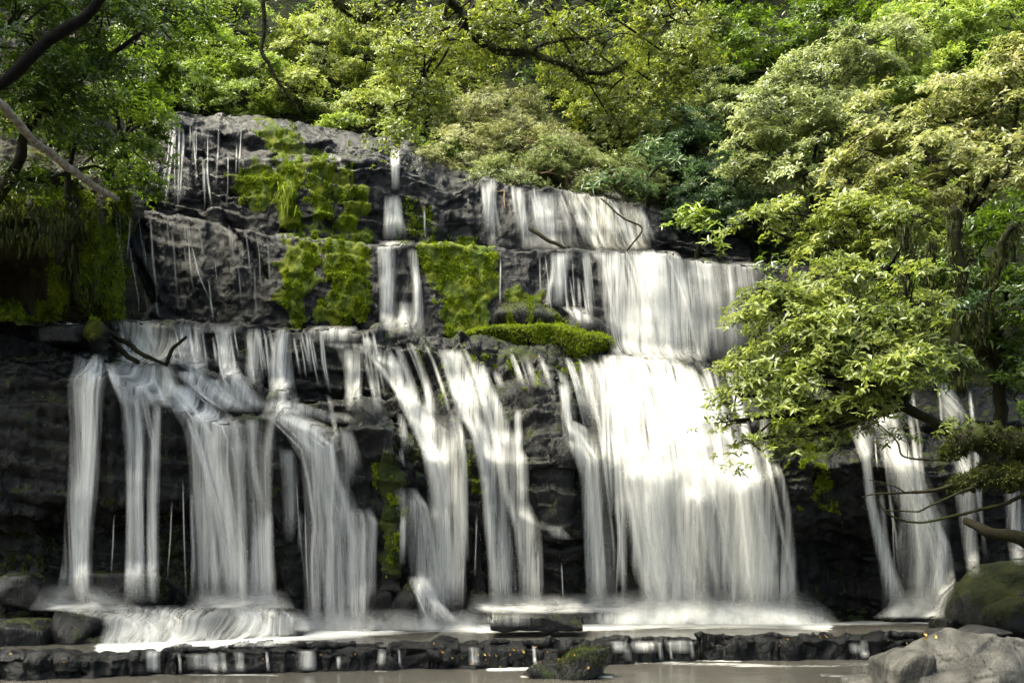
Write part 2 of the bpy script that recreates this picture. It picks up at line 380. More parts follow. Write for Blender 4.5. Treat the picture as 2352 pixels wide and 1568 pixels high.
# ---- lowest tier
lower = [
 ('p', K((-300,1480,17.0),(0,1470,16.9),(150,1440,17.2),(600,1440,17.6),(680,1475,17.9),(1000,1475,18.0),(1100,1440,18.4),(1500,1450,18.6),(2000,1450,18.6),(2700,1450,18.6))),
 ('p', K((-300,1390,17.3),(0,1390,17.2),(150,1385,17.6),(600,1390,17.9),(680,1430,18.0),(1000,1430,18.1),(1100,1390,18.5),(1500,1400,18.7),(1860,1400,18.9),(1950,1400,19.6),(2060,1400,19.0),(2700,1400,18.6))),
 ('p', K((-300,1240,17.6),(0,1230,17.6),(150,1220,17.8),(420,1200,17.9),(600,1230,17.9),(700,1250,17.8),(1000,1250,17.9),(1100,1230,18.2),(1500,1250,18.4),(1830,1250,18.6),(1930,1260,19.6),(2040,1260,19.3),(2100,1250,18.8),(2700,1250,18.5))),
 ('p', K((-300,1150,17.0),(0,1160,17.0),(150,1150,17.1),(420,1150,17.2),(600,1160,17.4),(700,1180,17.5),(850,1180,17.6),(1000,1180,17.8),(1100,1180,18.1),(1500,1180,18.2),(1830,1200,18.3),(1930,1200,18.5),(2100,1180,18.4),(2700,1180,18.2))),
 ('p', K((-300,880,16.9),(0,870,16.9),(150,868,16.9),(250,880,17.0),(330,905,17.1),(430,950,17.2),(520,962,17.2),(600,960,17.25),(660,975,17.3),(760,1005,17.4),(800,985,17.6),(850,962,17.8),(950,1040,17.9),(1050,1060,17.9),(1200,1040,18.1),(1350,1060,18.2),(1500,1110,18.0),(1750,1110,18.0),(1900,1060,18.0),(2100,1080,18.1),(2700,1100,17.8))),
 ('flat', K((-300,17.1,.05),(0,17.1,.05),(150,17.3,.05),(330,17.7,.08),(450,18.0,.12),(600,18.5,.06),(760,19.0,.04),(860,19.1,.10),(950,18.3,.3),(1100,18.3,.3),(1350,18.6,.3),(1500,18.35,.45),(1750,18.3,.4),(1900,18.4,.2),(2700,18.2,.2))),
 ('p', K((-300,820,17.1),(0,815,17.1),(150,818,17.3),(250,838,17.7),(400,842,18.0),(450,855,18.2),(560,890,18.6),(640,925,18.9),(760,930,19.1),(860,935,19.2),(950,925,18.9),(1050,915,18.9),(1200,920,19.1),(1350,930,19.3),(1500,950,19.0),(1750,960,18.9),(1900,950,18.9),(2100,960,18.8),(2700,980,18.4))),
 ('flat', K((-300,17.5,.05),(0,17.5,.05),(150,18.3,.05),(250,19.2,.1),(450,19.3,.15),(560,19.5,.1),(760,20.0,.02),(860,19.7,.05),(950,19.5,.3),(1200,19.8,.3),(1500,19.7,.4),(1900,19.4,.2),(2700,19.0,.2))),
 ('p', K((-300,728,17.7),(0,728,17.7),(150,735,18.5),(250,735,19.3),(400,738,19.5),(480,746,19.8),(700,748,20.0),(850,757,20.1),(950,775,20.2),(1050,790,20.4),(1200,803,20.7),(1350,815,21.0),(1500,820,21.1),(1650,832,21.1),(1750,850,20.9),(1900,880,20.4),(2150,880,20.0),(2700,900,19.5))),
 ('flat', K((-300,20,.1),(0,20.5,.1),(250,22.2,.05),(1500,24,.05),(2150,23,.1),(2700,22,.1))),
]
lower_o = loft('lower_cliff', -120, 2480, lower, M_ROCKLOW, seed=1, blocks=.08, terr=.15, pit=.10, label='dark wet basalt face of the lowest tier of the falls')
# ---- middle tier
mid = [
 ('p', K((150,790,21.4),(270,780,21.2),(700,800,21.3),(860,810,21.5),(1130,840,21.9),(1350,870,22.5),(1530,880,22.5),(1750,880,23.0),(2100,900,23))),
 ('p', K((150,640,21.5),(270,640,21.35),(480,640,21.4),(700,650,21.45),(860,660,21.6),(1130,670,22.2),(1350,690,22.8),(1530,690,22.7),(1750,700,23.4),(2100,700,23.4))),
 ('p', K((150,470,21.8),(250,472,21.7),(480,505,21.65),(640,545,21.6),(740,555,21.65),(860,562,21.8),(960,556,22.1),(1130,572,22.5),(1350,580,23.0),(1530,576,22.9),(1600,598,23.4),(1750,612,23.8),(2100,620,24))),
 ('flat', K((150,22.5,.22),(480,22.7,.25),(640,22.5,.22),(860,22.5,.1),(2100,24.5,.05))),
 ('flat', K((150,25,.15),(480,25,.15),(860,25.5,.1),(1500,27,.1),(2100,27,.1))),
]
mid_o = loft('middle_cliff', 160, 2000, mid, M_ROCK, seed=2, blocks=.05, rough=.03, terr=.05, pit=.04, step=3.8, cell=(.5, .5, .8), label='dark wet basalt face of the middle tier')
# ---- top tier
up = [
 ('p', K((200,520,23.9),(480,525,23.8),(700,565,23.8),(900,600,24.2),(1130,620,24.9),(1500,625,25.2),(1800,640,25.5))),
 ('p', K((200,460,24.0),(480,440,23.9),(700,450,23.8),(900,470,24.2),(1130,520,25.0),(1350,510,25.3),(1500,540,25.4),(1800,610,25.6))),
 ('p', K((200,400,24.2),(330,370,24.3),(400,350,24.4),(470,368,24.2),(700,365,24.0),(870,372,24.3),(940,395,24.6),(1040,440,25.0),(1110,412,25.3),(1220,425,25.6),(1350,440,25.7),(1480,476,25.7),(1560,560,25.6),(1800,600,25.7))),
 ('flat', K((200,24.6,.3),(330,24.7,.5),(400,24.9,.5),(470,25.5,.4),(700,25.3,.4),(900,25.4,.2),(1110,26.0,.1),(1500,26.4,.1),(1800,26.2,.1))),
 ('p', K((200,350,24.9),(330,300,25.1),(385,272,25.3),(480,300,25.7),(600,310,25.8),(700,318,25.6),(870,340,25.7),(940,360,26.0),(1040,400,26.3),(1110,404,26.4),(1480,470,26.7),(1800,590,26.5))),
 ('p', K((200,340,25.2),(330,290,25.6),(385,266,25.9),(480,266,26.6),(600,268,26.7),(700,280,26.6),(790,300,26.6),(870,314,26.6),(940,328,26.6),(1040,390,26.8),(1110,402,26.8),(1480,468,27),(1800,585,27))),
 ('flat', K((200,29,.2),(1800,30,.2))),
]
up_o = loft('upper_cliff', 230, 1720, up, M_ROCK, seed=3, blocks=.09, rough=.035, terr=.16, pit=.06, step=3.8, cell=(.6, .6, 1.2), rag=(7, .18), label='wet black rock steps of the top tier under the trees')
# ---- left bank with its hollow, and the hillside behind
bank = [
 ('p', K((-700,800,15.5),(0,745,17.3),(150,745,18.0),(290,745,20.6),(330,745,21.4))),
 ('p', K((-700,700,15.3),(-50,690,18.0),(60,680,18.0),(130,690,17.6),(200,690,18.2),(290,690,20.5),(330,690,21.6))),
 ('p', K((-700,600,15.0),(-50,600,18.0),(50,590,17.9),(120,600,17.2),(200,600,17.9),(280,600,20.2),(330,600,22))),
 ('p', K((-700,500,14.7),(-50,520,16.3),(40,500,16.4),(120,510,16.8),(200,510,17.8),(265,500,19.8),(330,500,22.5))),
 ('p', K((-700,430,15.2),(-50,450,16.7),(60,455,17.0),(150,460,17.6),(240,468,19.5),(330,440,23.2))),
 ('p', K((-700,200,17.0),(0,250,19.5),(150,280,21),(260,300,23.0),(330,310,25))),
 ('p', K((-700,-300,21),(0,-250,25),(330,-250,31))),
]
bank_o = loft('left_bank', -600, 318, bank, M_BANK, step=6, seed=4, blocks=.12, rough=.25, rag=(10, .2), cell=(.8, .8, .8), label='mossy overhanging earth bank with a dark hollow')
hill = [
 ('p', K((230,420,26.2),(900,420,27.5),(1400,520,28.0),(1700,640,26.6),(1800,700,25.0),(2000,900,22.6),(2352,980,20.4),(3000,1000,18))),
 ('p', K((230,250,28.0),(900,300,29.0),(1400,380,29.5),(1700,480,28.0),(1850,560,26.0),(2000,640,24.4),(2352,650,22.2),(3000,650,19.5))),
 ('p', K((230,0,32),(900,50,34.0),(1400,50,35),(1700,100,34.0),(2000,100,31),(2352,100,28.5),(3000,100,25))),
 ('p', K((230,-260,37),(900,-260,40),(1700,-260,42),(2352,-260,36),(3000,-260,32))),
]
hill_o = loft('hillside', 200, 3000, hill, M_SOIL, step=14, seed=5, blocks=.05, rough=.35, rag=(10, .3), cell=(.5, .5, .5), label='steep forest floor rising behind the falls')

foot = [
 ('p', K((-200,1530,15.9),(220,1520,15.9),(680,1500,16.6))),
 ('p', K((-200,1475,15.95),(220,1470,16.0),(450,1468,16.2),(680,1462,16.9))),
 ('flat', K((-200,16.2,.03),(220,16.35,.03),(680,17.0,.02))),
 ('p', K((-200,1440,16.25),(220,1445,16.4),(330,1432,16.4),(450,1445,16.6),(680,1446,17.1))),
 ('flat', K((-200,16.5,.03),(220,16.7,.04),(680,17.2,.02))),
 ('p', K((-200,1412,16.6),(220,1418,16.75),(450,1414,16.9),(680,1425,17.25))),
 ('flat', K((-200,16.9,.03),(220,17.0,.04),(680,17.35,.02))),
 ('p', K((-200,1400,16.95),(220,1400,17.05),(450,1398,17.15),(620,1398,17.3),(680,1415,17.4))),
 ('flat', K((-200,18.2,.06),(680,18.6,.06))),
]
SILLX = [-200, 0, 350, 880, 1300, 1600, 2100, 2500]; SILLY = [14.15, 14.35, 14.75, 15.25, 15.65, 16.15, 16.3, 16.4]
def sillY(px): return np.interp(px, SILLX, SILLY)
foot_o = loft('foot_steps', -140, 690, foot, M_ROCKLOW, step=4, seed=6, blocks=.05, rough=.04, rag=(6, .12), cell=(1.5, 1.5, 3), label='low wet rock steps at the foot of the left falls')
sill = [
 ('p', [(x, HY + (CH + .75) / (y - .12) * F, y - .12) for x, y in zip(SILLX, SILLY)]),
 ('p', [(x, HY + (CH + .06) / y * F, y) for x, y in zip(SILLX, SILLY)]),
 ('flat', [(x, y + .75, .03) for x, y in zip(SILLX, SILLY)]),
 ('flat', [(x, y + 1.1, -.5) for x, y in zip(SILLX, SILLY)]),
]
sill_o = loft('rock_sill', -200, 2450, sill, M_ROCK, step=4, seed=9, blocks=.09, rough=.08, rag=(7, .22), cell=(.9, .9, 2), label='broken rock sill that dams the upper pool')

def flat_sheet(name, x0, x1, y0, y1, z, mat, label, nx=260, ny=80, attrs=None, front=None):
    xs = np.linspace(x0, x1, nx); ys = np.linspace(y0, y1, ny); X, Yy = np.meshgrid(xs, ys)
    if front is not None:
        fy = sillY(HX + xs / 15.2 * F) + front; Yy = fy[None] + (y1 - fy[None]) * np.linspace(0, 1, ny)[:, None] ** 1.3
    V = np.stack([X, Yy, np.full_like(X, z)], -1); px, py = proj(np.stack([X, np.maximum(Yy, 2), V[..., 2]], -1))
    a = attrs(px, py, X, Yy) if attrs else np.zeros_like(px)
    o = mesh_from(name, V.reshape(-1, 3), gridfaces(ny, nx), mat, attrs={'foam': a}); tag(o, label, kind='structure')
    return o
bed = flat_sheet('stream_bed', -40, 40, -20, 26, -.75, M_SOIL, 'dark ground under the stream', 20, 20)

def foam_up(px, py, X, Y):
    f = np.zeros_like(px)
    for pts, w, s in [([(-50,1405),(120,1400),(300,1395),(640,1392)], 22, .9), ([(230,1488),(420,1480),(600,1468),(660,1462)], 16, .95),
                      ([(640,1462),(850,1448),(1000,1436),(1110,1440)], 15, 1.), ([(1100,1440),(1340,1436),(1500,1430),(1800,1428),(1900,1434)], 15, 1.1),
                      ([(1500,1405),(1800,1405)], 22, 1.), ([(1880,1432),(2060,1428),(2260,1424)], 8, .7), ([(2060,1405),(2230,1400)], 18, .8)]:
        f = np.maximum(f, s * np.exp(-(segdist(px, py * 1, pts) / w) ** 2))
    return f
def foam_lo(px, py, X, Y):
    f = np.zeros_like(px)
    for pts, w, s in [([(330,1548),(520,1548),(640,1550)], 4, .55), ([(860,1540),(890,1542)], 6, .45), ([(1120,1536),(1260,1534)], 6, .9), ([(1400,1512),(1600,1512),(1700,1516)], 6, .8),
                      ([(1420,1520),(1650,1524),(1800,1530),(2000,1524)], 7, .5), ([(1600,1508),(2060,1512)], 5, .7), ([(1200,1553),(1410,1553)], 4, .7), ([(1880,1548),(1960,1554)], 6, .5)]:
        f = np.maximum(f, s * np.exp(-(segdist(px, py, pts) / w) ** 2))
    return f
pool_u = flat_sheet('upper_pool', -14, 16, 15.78, 20.5, 0.0, M_POOL, 'brown pool water below the falls', 420, 160, foam_up, .28)
pool_l = flat_sheet('lower_pool', -16, 18, -6, 17.0, -.30, M_POOL, 'calm brown stream water below the rock ledge', 420, 420, foam_lo)

# ------------------------------------------------------------------ rocks
def ico(sub):
    import bmesh
    bm = bmesh.new(); bmesh.ops.create_icosphere(bm, subdivisions=sub, radius=1)
    v = np.array([x.co[:] for x in bm.verts]); f = np.array([[q.index for q in p.verts] for p in bm.faces]); bm.free(); return v, f
ICO = {s: ico(s) for s in (3, 4, 5, 6)}
def rock(name, px, py, rx, ry, Y, depth, mat, label=None, seed=0, sub=5, planes=16, sharp=14, rz=0., noise=.05, moss=0., cat='rock', flat_top=None, tilt=0., group=None, top=None):
    """a faceted boulder: soft intersection of half-spaces, centred on a layout point with half sizes in layout units"""
    r = np.random.default_rng(seed + 1000)
    D, f = ICO[sub]; n = r.normal(size=(planes, 3)); n /= np.linalg.norm(n, axis=1, keepdims=True); dd = r.uniform(.72, 1.0, planes)
    n = np.concatenate([n, np.eye(3), -np.eye(3)]); dd = np.concatenate([dd, np.ones(6) * .98])
    if flat_top is not None:
        ft = np.array([math.sin(flat_top[0]) , math.sin(flat_top[1]), 1]); n = np.concatenate([n, [ft / np.linalg.norm(ft)]]); dd = np.append(dd, .62)
    k = np.maximum(D @ n.T, 1e-3) / dd
    R = 1 / (np.power(np.power(k, sharp).sum(1), 1 / sharp)); V = D * R[:, None]
    s = Y / F; S = np.array([rx * s, depth, ry * s])
    V = V / np.array([np.abs(V[:, 0]).max(), np.abs(V[:, 1]).max(), np.abs(V[:, 2]).max()])
    W = V * S; m = min(S)
    cv, cd = cells(W * 2.2 / max(S) + seed, seed)
    W = W + D * (noise * m * (1.4 * fbm(W * 1.8 / m * .6 + seed, 4, seed) + .6 * cv) + .012 * fbm(W * 9, 3, seed))[:, None]
    c, sn = math.cos(rz), math.sin(rz); W = np.stack([W[:, 0] * c - W[:, 2] * sn, W[:, 1], W[:, 0] * sn + W[:, 2] * c], -1)
    mo = np.clip(moss * (.55 + .6 * D[:, 2] + .7 * fbm(W * 2.5, 3, seed + 3)), 0, 1) if moss else np.zeros(len(W))
    W = W * (1 + .03 * mo[:, None] * (1 + fbm(W * 9, 3, seed))[:, None])
    ctr = np.array(PV(px, py, Y)); loc = Vector(ctr) - Vector((0, 0, S[2]))
    o = mesh_from(name, W + np.array([0, 0, S[2]]), f, mat, attrs={'moss': mo}); o.location = loc
    BV.append((W + ctr, f))
    if label: tag(o, label, cat, group)
    return o

rock('boulder', 178, 1452, 62, 56, 16.3, .55, M_ROCKLOW, 'round black wet boulder at the foot of the left cascade', 11, moss=.3)
rock('boulder', 435, 1432, 32, 36, 16.7, .35, M_ROCKLOW, 'upright dark boulder in the middle of the white foot cascade', 12, moss=.2)
rock('rock_block', 300, 1356, 92, 44, 17.2, .45, M_ROCKLOW, 'square black rock block behind the leftmost column of water', 13, planes=5, sharp=22, moss=.2)
rock('rock_block', 50, 1358, 92, 42, 16.9, .5, M_ROCKLOW, 'low dark block at the left edge above the foot cascade', 14, planes=6, sharp=22, moss=.3)
rock('boulder', 50, 1465, 80, 55, 16.0, .5, M_ROCKLOW, 'black wet boulder at the left edge beside the foot cascade', 15, moss=.3)
rock('boulder', 665, 1428, 42, 40, 17.1, .4, M_ROCKLOW, 'dark rounded rock where the foot cascade meets the pool', 16, moss=.3)
rock('boulder', 950, 1395, 48, 70, 17.6, .5, M_ROCKLOW, 'leaning dark rock at the foot of the mossy ridge', 17, moss=.4, rz=-.3)
rock('boulder', 868, 1400, 40, 55, 17.7, .4, M_ROCKLOW, 'dark spray-covered rock under the second long fall', 18, moss=.3)
rock('rock_slab', 1232, 1424, 104, 20, 17.0, .4, M_ROCKLOW, 'flat black slab in the pool before the dark rock face', 19, planes=6, sharp=40, moss=.25, noise=.16)
rock('boulder', 638, 922, 28, 24, 18.6, .3, M_ROCKMOSS, 'small mossy rock among the upper left cascades', 20, moss=.9, sub=4)
rock('boulder', 222, 778, 28, 44, 17.6, .4, M_ROCKMOSS, 'dark mossy block beside the fallen branches on the ledge', 21, moss=.8)
rock('boulder', 160, 775, 48, 30, 17.6, .5, M_ROCKLOW, 'black ledge rock left of the mossy block', 22, moss=.2, planes=7)
big_moss = rock('boulder', 1245, 800, 172, 58, 21.5, .7, M_ROCKMOSS, 'long flat boulder thick with bright moss on the middle ledge', 23, moss=1.5, rz=-.05, sub=6)
tri_moss = rock('boulder', 1220, 752, 90, 66, 21.7, .5, M_ROCKLOW, 'dark pointed mossy rock behind the flat mossy boulder', 24, moss=.8, rz=-.25)
rock('boulder', 1345, 770, 60, 60, 21.5, .5, M_ROCKLOW, 'wet dark rock under the small side fall of the middle tier', 25, moss=.4)
rock('boulder', 2300, 1375, 125, 88, 16.2, .9, M_ROCKSHADE, 'big shaded green mossy boulder by the right falls', 26, moss=1.1, rz=.15, sub=6)
rock('boulder', 2345, 1410, 78, 42, 15.6, .6, M_ROCKSHADE, 'smaller mossy boulder in front of the big mossy one', 27, moss=1.1)
rock('boulder', 2178, 1432, 34, 18, 16.5, .3, M_ROCKLOW, 'small wet stone in the foam before the mossy boulders', 28, sub=4)
small_mossy = rock('boulder', 1342, 1524, 56, 36, 14.6, .33, M_ROCKLOW, 'small green mossy rock standing in the lower pool', 29, moss=.85, planes=9, sharp=24)
rock('boulder', 1252, 1548, 52, 30, 14.7, .3, M_ROCKLOW, 'low flat grey stone beside the small mossy rock', 30, planes=9)
rock('boulder', 2225, 1562, 160, 104, 12.4, .9, M_ROCKDRY, 'big pale grey boulder in the bottom right corner', 31, sub=6, planes=9, noise=.10, sharp=40, rz=-.12)
rock('boulder', 2080, 1560, 52, 70, 12.3, .5, M_ROCKDRY, 'grey stone against the near end of the big pale boulder', 32, planes=9, sharp=40, noise=.09)
rock('boulder', 2380, 1590, 120, 98, 12.5, .8, M_ROCKDRY, 'pale grey boulder cut by the right edge of the picture', 33, planes=9, sharp=40, noise=.09)
rock('rock_slab', 2165, 1452, 52, 13, 15.2, .3, M_ROCKDRY, 'low pale stone lying at the pool edge, nearer the falls', 34, sub=4)
rock('rock_slab', 2258, 1450, 50, 12, 15.0, .3, M_ROCKDRY, 'low pale stone at the pool edge beside the mossy boulders', 35, sub=4)
rock('boulder', 1985, 1572, 45, 22, 12.9, .3, M_ROCKDRY, 'low wet grey stone in front of the grey boulders', 36, sub=4)
# the broken ledge that dams the upper pool, slab by slab
def slab(x0, x1, ytop, ybot, Yf, Yb, label, seed):
    n = 90; t = np.linspace(x0, x1, n); w = np.stack([t * .03, np.full(n, seed * 3.), np.zeros(n)], -1)
    Yf = sillY(t) - .04; Yb = Yf + Yb
    yt = ytop + 5 * fbm(w, 3, seed); zt = CH - (yt - HY) / F * Yf; zt = np.clip(zt, -.03, .05) + .01
    rows = []
    e = np.clip(np.minimum(t - x0, x1 - t) / 14, 0, 1) ** .5
    for k, (Y, zz) in enumerate([(Yb, -.25 + 0 * t), (Yb - .05, zt * .2), (Yb - .3, zt * .9), ((Yf + Yb) / 2, zt), (Yf + .12, zt + .015), (Yf + .01, zt - .05), (Yf, zt - .2), (Yf - .05, -.45 + 0 * t), (Yf - .1, -.7 + 0 * t)]):
        YY = Y + .12 * fbm(w * 2 + k * .15, 3, seed) + (1 - e) * (.25 if k > 3 else -.25)
        rows.append(np.stack([(t - HX) / F * Yf, YY, zz * e + (-.5) * (1 - e)], -1))
    R = np.array(rows); V = [R[0][None]]
    for a, b in zip(R[:-1], R[1:]):
        s = (np.arange(1, 9) / 8)[:, None, None]; V.append(a[None] * (1 - s) + b[None] * s)
    V = np.concatenate(V); cv, cd = cells(V * np.array([1.3, 2, 3.]), seed)
    N = np.cross(np.gradient(V, axis=1), np.gradient(V, axis=0)); N /= np.linalg.norm(N, axis=-1, keepdims=True) + 1e-9
    if N[..., 2].mean() < 0: N = -N
    V = V + N * (.07 * cv + .10 * fbm(V * 3, 5, seed, .62))[..., None]
    f = gridfaces(*V.shape[:2]); o = mesh_from('rock_slab', V.reshape(-1, 3), f, M_ROCK, attrs={'moss': np.zeros(V.shape[:2])})
    BV.append((V.reshape(-1, 3), f)); return tag(o, label, 'rock', 'slabs of the ledge across the stream')
slab(-40, 345, 1512, 1560, None, .5, 'black ledge slab in the bottom left corner', 1)
slab(355, 520, 1498, 1545, None, .5, 'short black ledge slab between two small spills at the left', 2)
slab(500, 872, 1488, 1540, None, .5, 'long black ledge slab left of the gap in the ledge', 3)
slab(880, 1290, 1482, 1528, None, .5, 'ledge slab strewn with yellow leaves in the bottom middle', 4)
slab(1280, 1400, 1480, 1508, None, .5, 'short ledge slab behind the small mossy rock', 5)
slab(1370, 1600, 1474, 1503, None, .5, 'ledge slab under the row of little spills', 6)
slab(1595, 1850, 1468, 1505, None, .5, 'black ledge slab right of the little spills', 7)
slab(1835, 2180, 1466, 1505, None, .5, 'ledge slab running up to the pale stones at the right', 8)

def bvh(idx=None):
    vs, fs, o = [], [], 0
    for v, f in BV:
        vs.append(v); f = np.asarray(f)
        if f.shape[1] == 4: f = np.concatenate([f[:, :3], f[:, [0, 2, 3]]])
        fs.append(f + o); o += len(v)
    return BVHTree.FromPolygons(np.concatenate(vs).tolist(), np.concatenate(fs).tolist())
TREE = bvh()
EYE = Vector((0, 0, CH))
def hit(px, py):
    d = PV(px, py, 1.0) - EYE; d.normalize()
    h = TREE.ray_cast(EYE, d, 80)
    return (h[0], h[1]) if h[0] is not None else (None, None)

# ------------------------------------------------------------------ water
def strand(root, prof, dens, mat, name='strand', step=7., off=.06, edge=.40, fade_top=None, fade_bot=None, ft=12., fb=70., fall=.10, relief=.03, floor=0.0, seed=0, smooth=4):
    """a sheet of water between two traced edges; it hugs the rock and hangs free where the rock recedes"""
    prof = sorted(prof); ys = np.array([p[0] for p in prof], float)
    y = np.arange(ys[0], ys[-1] + step * .5, step); xl = np.interp(y, ys, [p[1] for p in prof]); xr = np.interp(y, ys, [p[2] for p in prof])
    w = np.stack([y * .013, np.full_like(y, seed * 1.7), np.zeros_like(y)], -1)
    ww = xr - xl; xl = xl + ww * .06 * fbm(w, 3, seed); xr = xr + ww * .06 * fbm(w, 3, seed + 9)
    nu = int(max(5, min(60, (xr - xl).max() / 6))); u = np.linspace(0, 1, nu)
    X = xl[:, None] * (1 - u) + xr[:, None] * u; Yp = np.repeat(y[:, None], nu, 1)
    D = np.zeros(X.shape)
    for i in range(X.shape[0]):
        for j in range(nu):
            h, _ = hit(X[i, j], Yp[i, j]); D[i, j] = h.y if h is not None else (D[i - 1, j] if i else 20.)
    for ax in (0, 1):
        E = D.copy(); sl = [slice(None)] * 2; a_, b_ = list(sl), list(sl); a_[ax] = slice(1, None); b_[ax] = slice(None, -1)
        E[tuple(b_)] = np.minimum(E[tuple(b_)], D[tuple(a_)]); E[tuple(a_)] = np.minimum(E[tuple(a_)], D[tuple(b_)]); D = np.where(E < D - .35, D, E)
    D0 = D.copy(); D = D - off
    for i in range(1, D.shape[0]):
        D[i] = np.minimum(D[i], D[i - 1] + fall * .06)
    for _ in range(smooth):
        E = D.copy(); E[1:-1] = (D[:-2] + D[1:-1] + D[2:]) / 3; E[:, 1:-1] = (E[:, :-2] + E[:, 1:-1] + E[:, 2:]) / 3
        D = np.minimum(E, D0 - off * .6)
    uu = u[None, :] * np.ones_like(X)
    V0 = P(X, Yp, D)
    D = D - relief * np.sin(np.pi * uu) - relief * .8 * fbm(np.stack([V0[..., 0] * 7, V0[..., 2] * .5, np.full_like(X, seed)], -1), 3, seed + 3)
    V = P(X, Yp, D); V[..., 2] = np.maximum(V[..., 2], floor)
    L = np.concatenate([[0], np.cumsum(np.linalg.norm(np.diff(V[:, nu // 2], axis=0), axis=1))])
    uv = np.stack([V[..., 0] + seed * 3.1, np.repeat(L[:, None], nu, 1) + seed * 5.7], -1)
    s = (np.arange(len(y)) / max(1, len(y) - 1))[:, None] * np.ones_like(X)
    ed = np.clip(np.minimum(uu, 1 - uu) / edge, 0, 1); ed = ed * ed * (3 - 2 * ed)
    de = dens * (.15 + .85 * ed) * np.where(ed <= 0, 0, 1) * np.clip(s / (fade_top or min(.4, ft / (y[-1] - y[0]))), .0, 1) * np.clip((1 - s) / (fade_bot or min(.45, fb / (y[-1] - y[0]))), 0.0, 1)
    o = mesh_from(name, V.reshape(-1, 3), gridfaces(*X.shape), mat, attrs={'dens': de}, uv=uv.reshape(-1, 2))
    return adopt(o, root)
def waterfall(label, strands, base, group=None, name='waterfall'):
    r = empty(name, PV(*base), label, 'waterfall', group)
    RF = np.random.default_rng(int(base[0]) + int(base[1]))
    for i, s in enumerate(strands):
        kw = dict(s[3]) if len(s) > 3 else {}
        kw.setdefault('seed', (int(base[0]) * 13 + i * 7) % 97); thick = s[2] in (M_WATER, M_CREAM)
        strand(r, s[0], s[1] * (.92 if thick else 1), s[2], **kw)
        pr = sorted(s[0]); wid = max(p[2] - p[1] for p in pr); hgt = pr[-1][0] - pr[0][0]
        if not thick or wid < 26 or hgt < 60: continue
        ya = [p[0] for p in pr]; la = [p[1] for p in pr]; ra = [p[2] for p in pr]
        for q in range(int(np.clip(wid / 24, 1, 10))):      # brighter filaments inside the sheet
            u0 = RF.uniform(.08, .92); w = RF.uniform(7, 24); y0 = pr[0][0] + hgt * RF.choice([0, 0, RF.uniform(0, .5)]); y1 = pr[-1][0] - hgt * RF.choice([0, RF.uniform(0, .35)])
            if y1 - y0 < 50: continue
            yy = np.linspace(y0, y1, 7); dr = RF.normal(0, .05)
            pf = []
            for k, yv in enumerate(yy):
                l, rr = np.interp(yv, ya, la), np.interp(yv, ya, ra); xc = l + (rr - l) * np.clip(u0 + dr * k / 6, .05, .95); ww = w * (1 + .5 * k / 6)
                pf.append((yv, xc - ww / 2, xc + ww / 2))
            strand(r, pf, RF.uniform(.3, .85) * min(1, s[1] + .1), M_THIN, name='filament', off=kw.get('off', .06) + .05, edge=.5, ft=30, fb=90, relief=.01, seed=int(RF.integers(0, 90)))
    return r
def thr(x0, y0, x1, y1, w=7, d=.75):      # a thin thread
    xm = x0 + (x1 - x0) * .35; ym = (y0 + y1) / 2
    w *= .75; return ([(y0, x0 - w / 2, x0 + w / 2), (ym, xm - w / 2, xm + w / 2), (y1, x1 - w / 2, x1 + w / 2)], d * .8, M_THIN, dict(relief=.01, edge=.5, fade_bot=.4, fade_top=.2))
W, C, T = M_WATER, M_CREAM, M_THIN
G1, G2, G3 = 'falls of the lowest tier', 'falls of the middle tier', 'falls of the top tier'
waterfall('tall single column of water nearest the left edge', [
 ([(812,172,250),(845,170,248),(872,158,245),(900,152,243),(1000,158,236),(1100,154,228),(1200,148,216),(1300,140,212),(1395,120,225)], .92, W),
 ([(880,165,225),(1000,172,225),(1200,165,208),(1395,150,210)], .8, W)], (185,1395,17), G1)
waterfall('cream curtain spilling over the top left corner of the lowest ledge', [
 ([(733,250,400),(760,262,402),(800,270,420),(838,262,445)], 1.0, C, dict(fade_bot=.05)), ([(740,395,470),(790,400,470),(845,400,490)], .55, W)], (330,838,18), G1)
waterfall('stepped pair of veils right of the tall column', [
 ([(832,228,405),(870,245,405),(905,262,415),(935,275,440)], .85, W), ([(838,340,400),(900,355,425),(940,370,450)], .7, C),
 ([(905,268,345),(1000,282,342),(1200,288,332),(1390,282,338)], .6, W), ([(925,332,378),(1000,338,372),(1200,334,362),(1385,332,364)], .6, W, dict(edge=.5)),
 thr(300,1170,296,1330), thr(360,1170,352,1350), thr(395,1150,384,1330), thr(262,1180,255,1320), thr(420,1100,428,1380)], (310,1390,17), G1)
waterfall('strong curved stream pouring from the left ledge', [
 ([(880,360,440),(920,380,480),(950,400,530),(985,420,575),(1030,435,535),(1100,462,545),(1200,490,558),(1300,506,575),(1398,512,592)], 1.05, W, dict(edge=.5)),
 ([(975,418,460),(1050,430,485),(1200,440,505),(1395,448,525)], .75, W, dict(ft=70)), ([(955,495,645),(1050,505,628),(1150,515,628),(1250,525,630),(1395,540,640)], .42, W, dict(ft=70)),
 ([(1170,572,632),(1250,574,628),(1395,565,645)], .9, W, dict(ft=70)), ([(960,560,600),(1060,575,590),(1180,590,612)], .5, W)], (540,1395,17), G1)
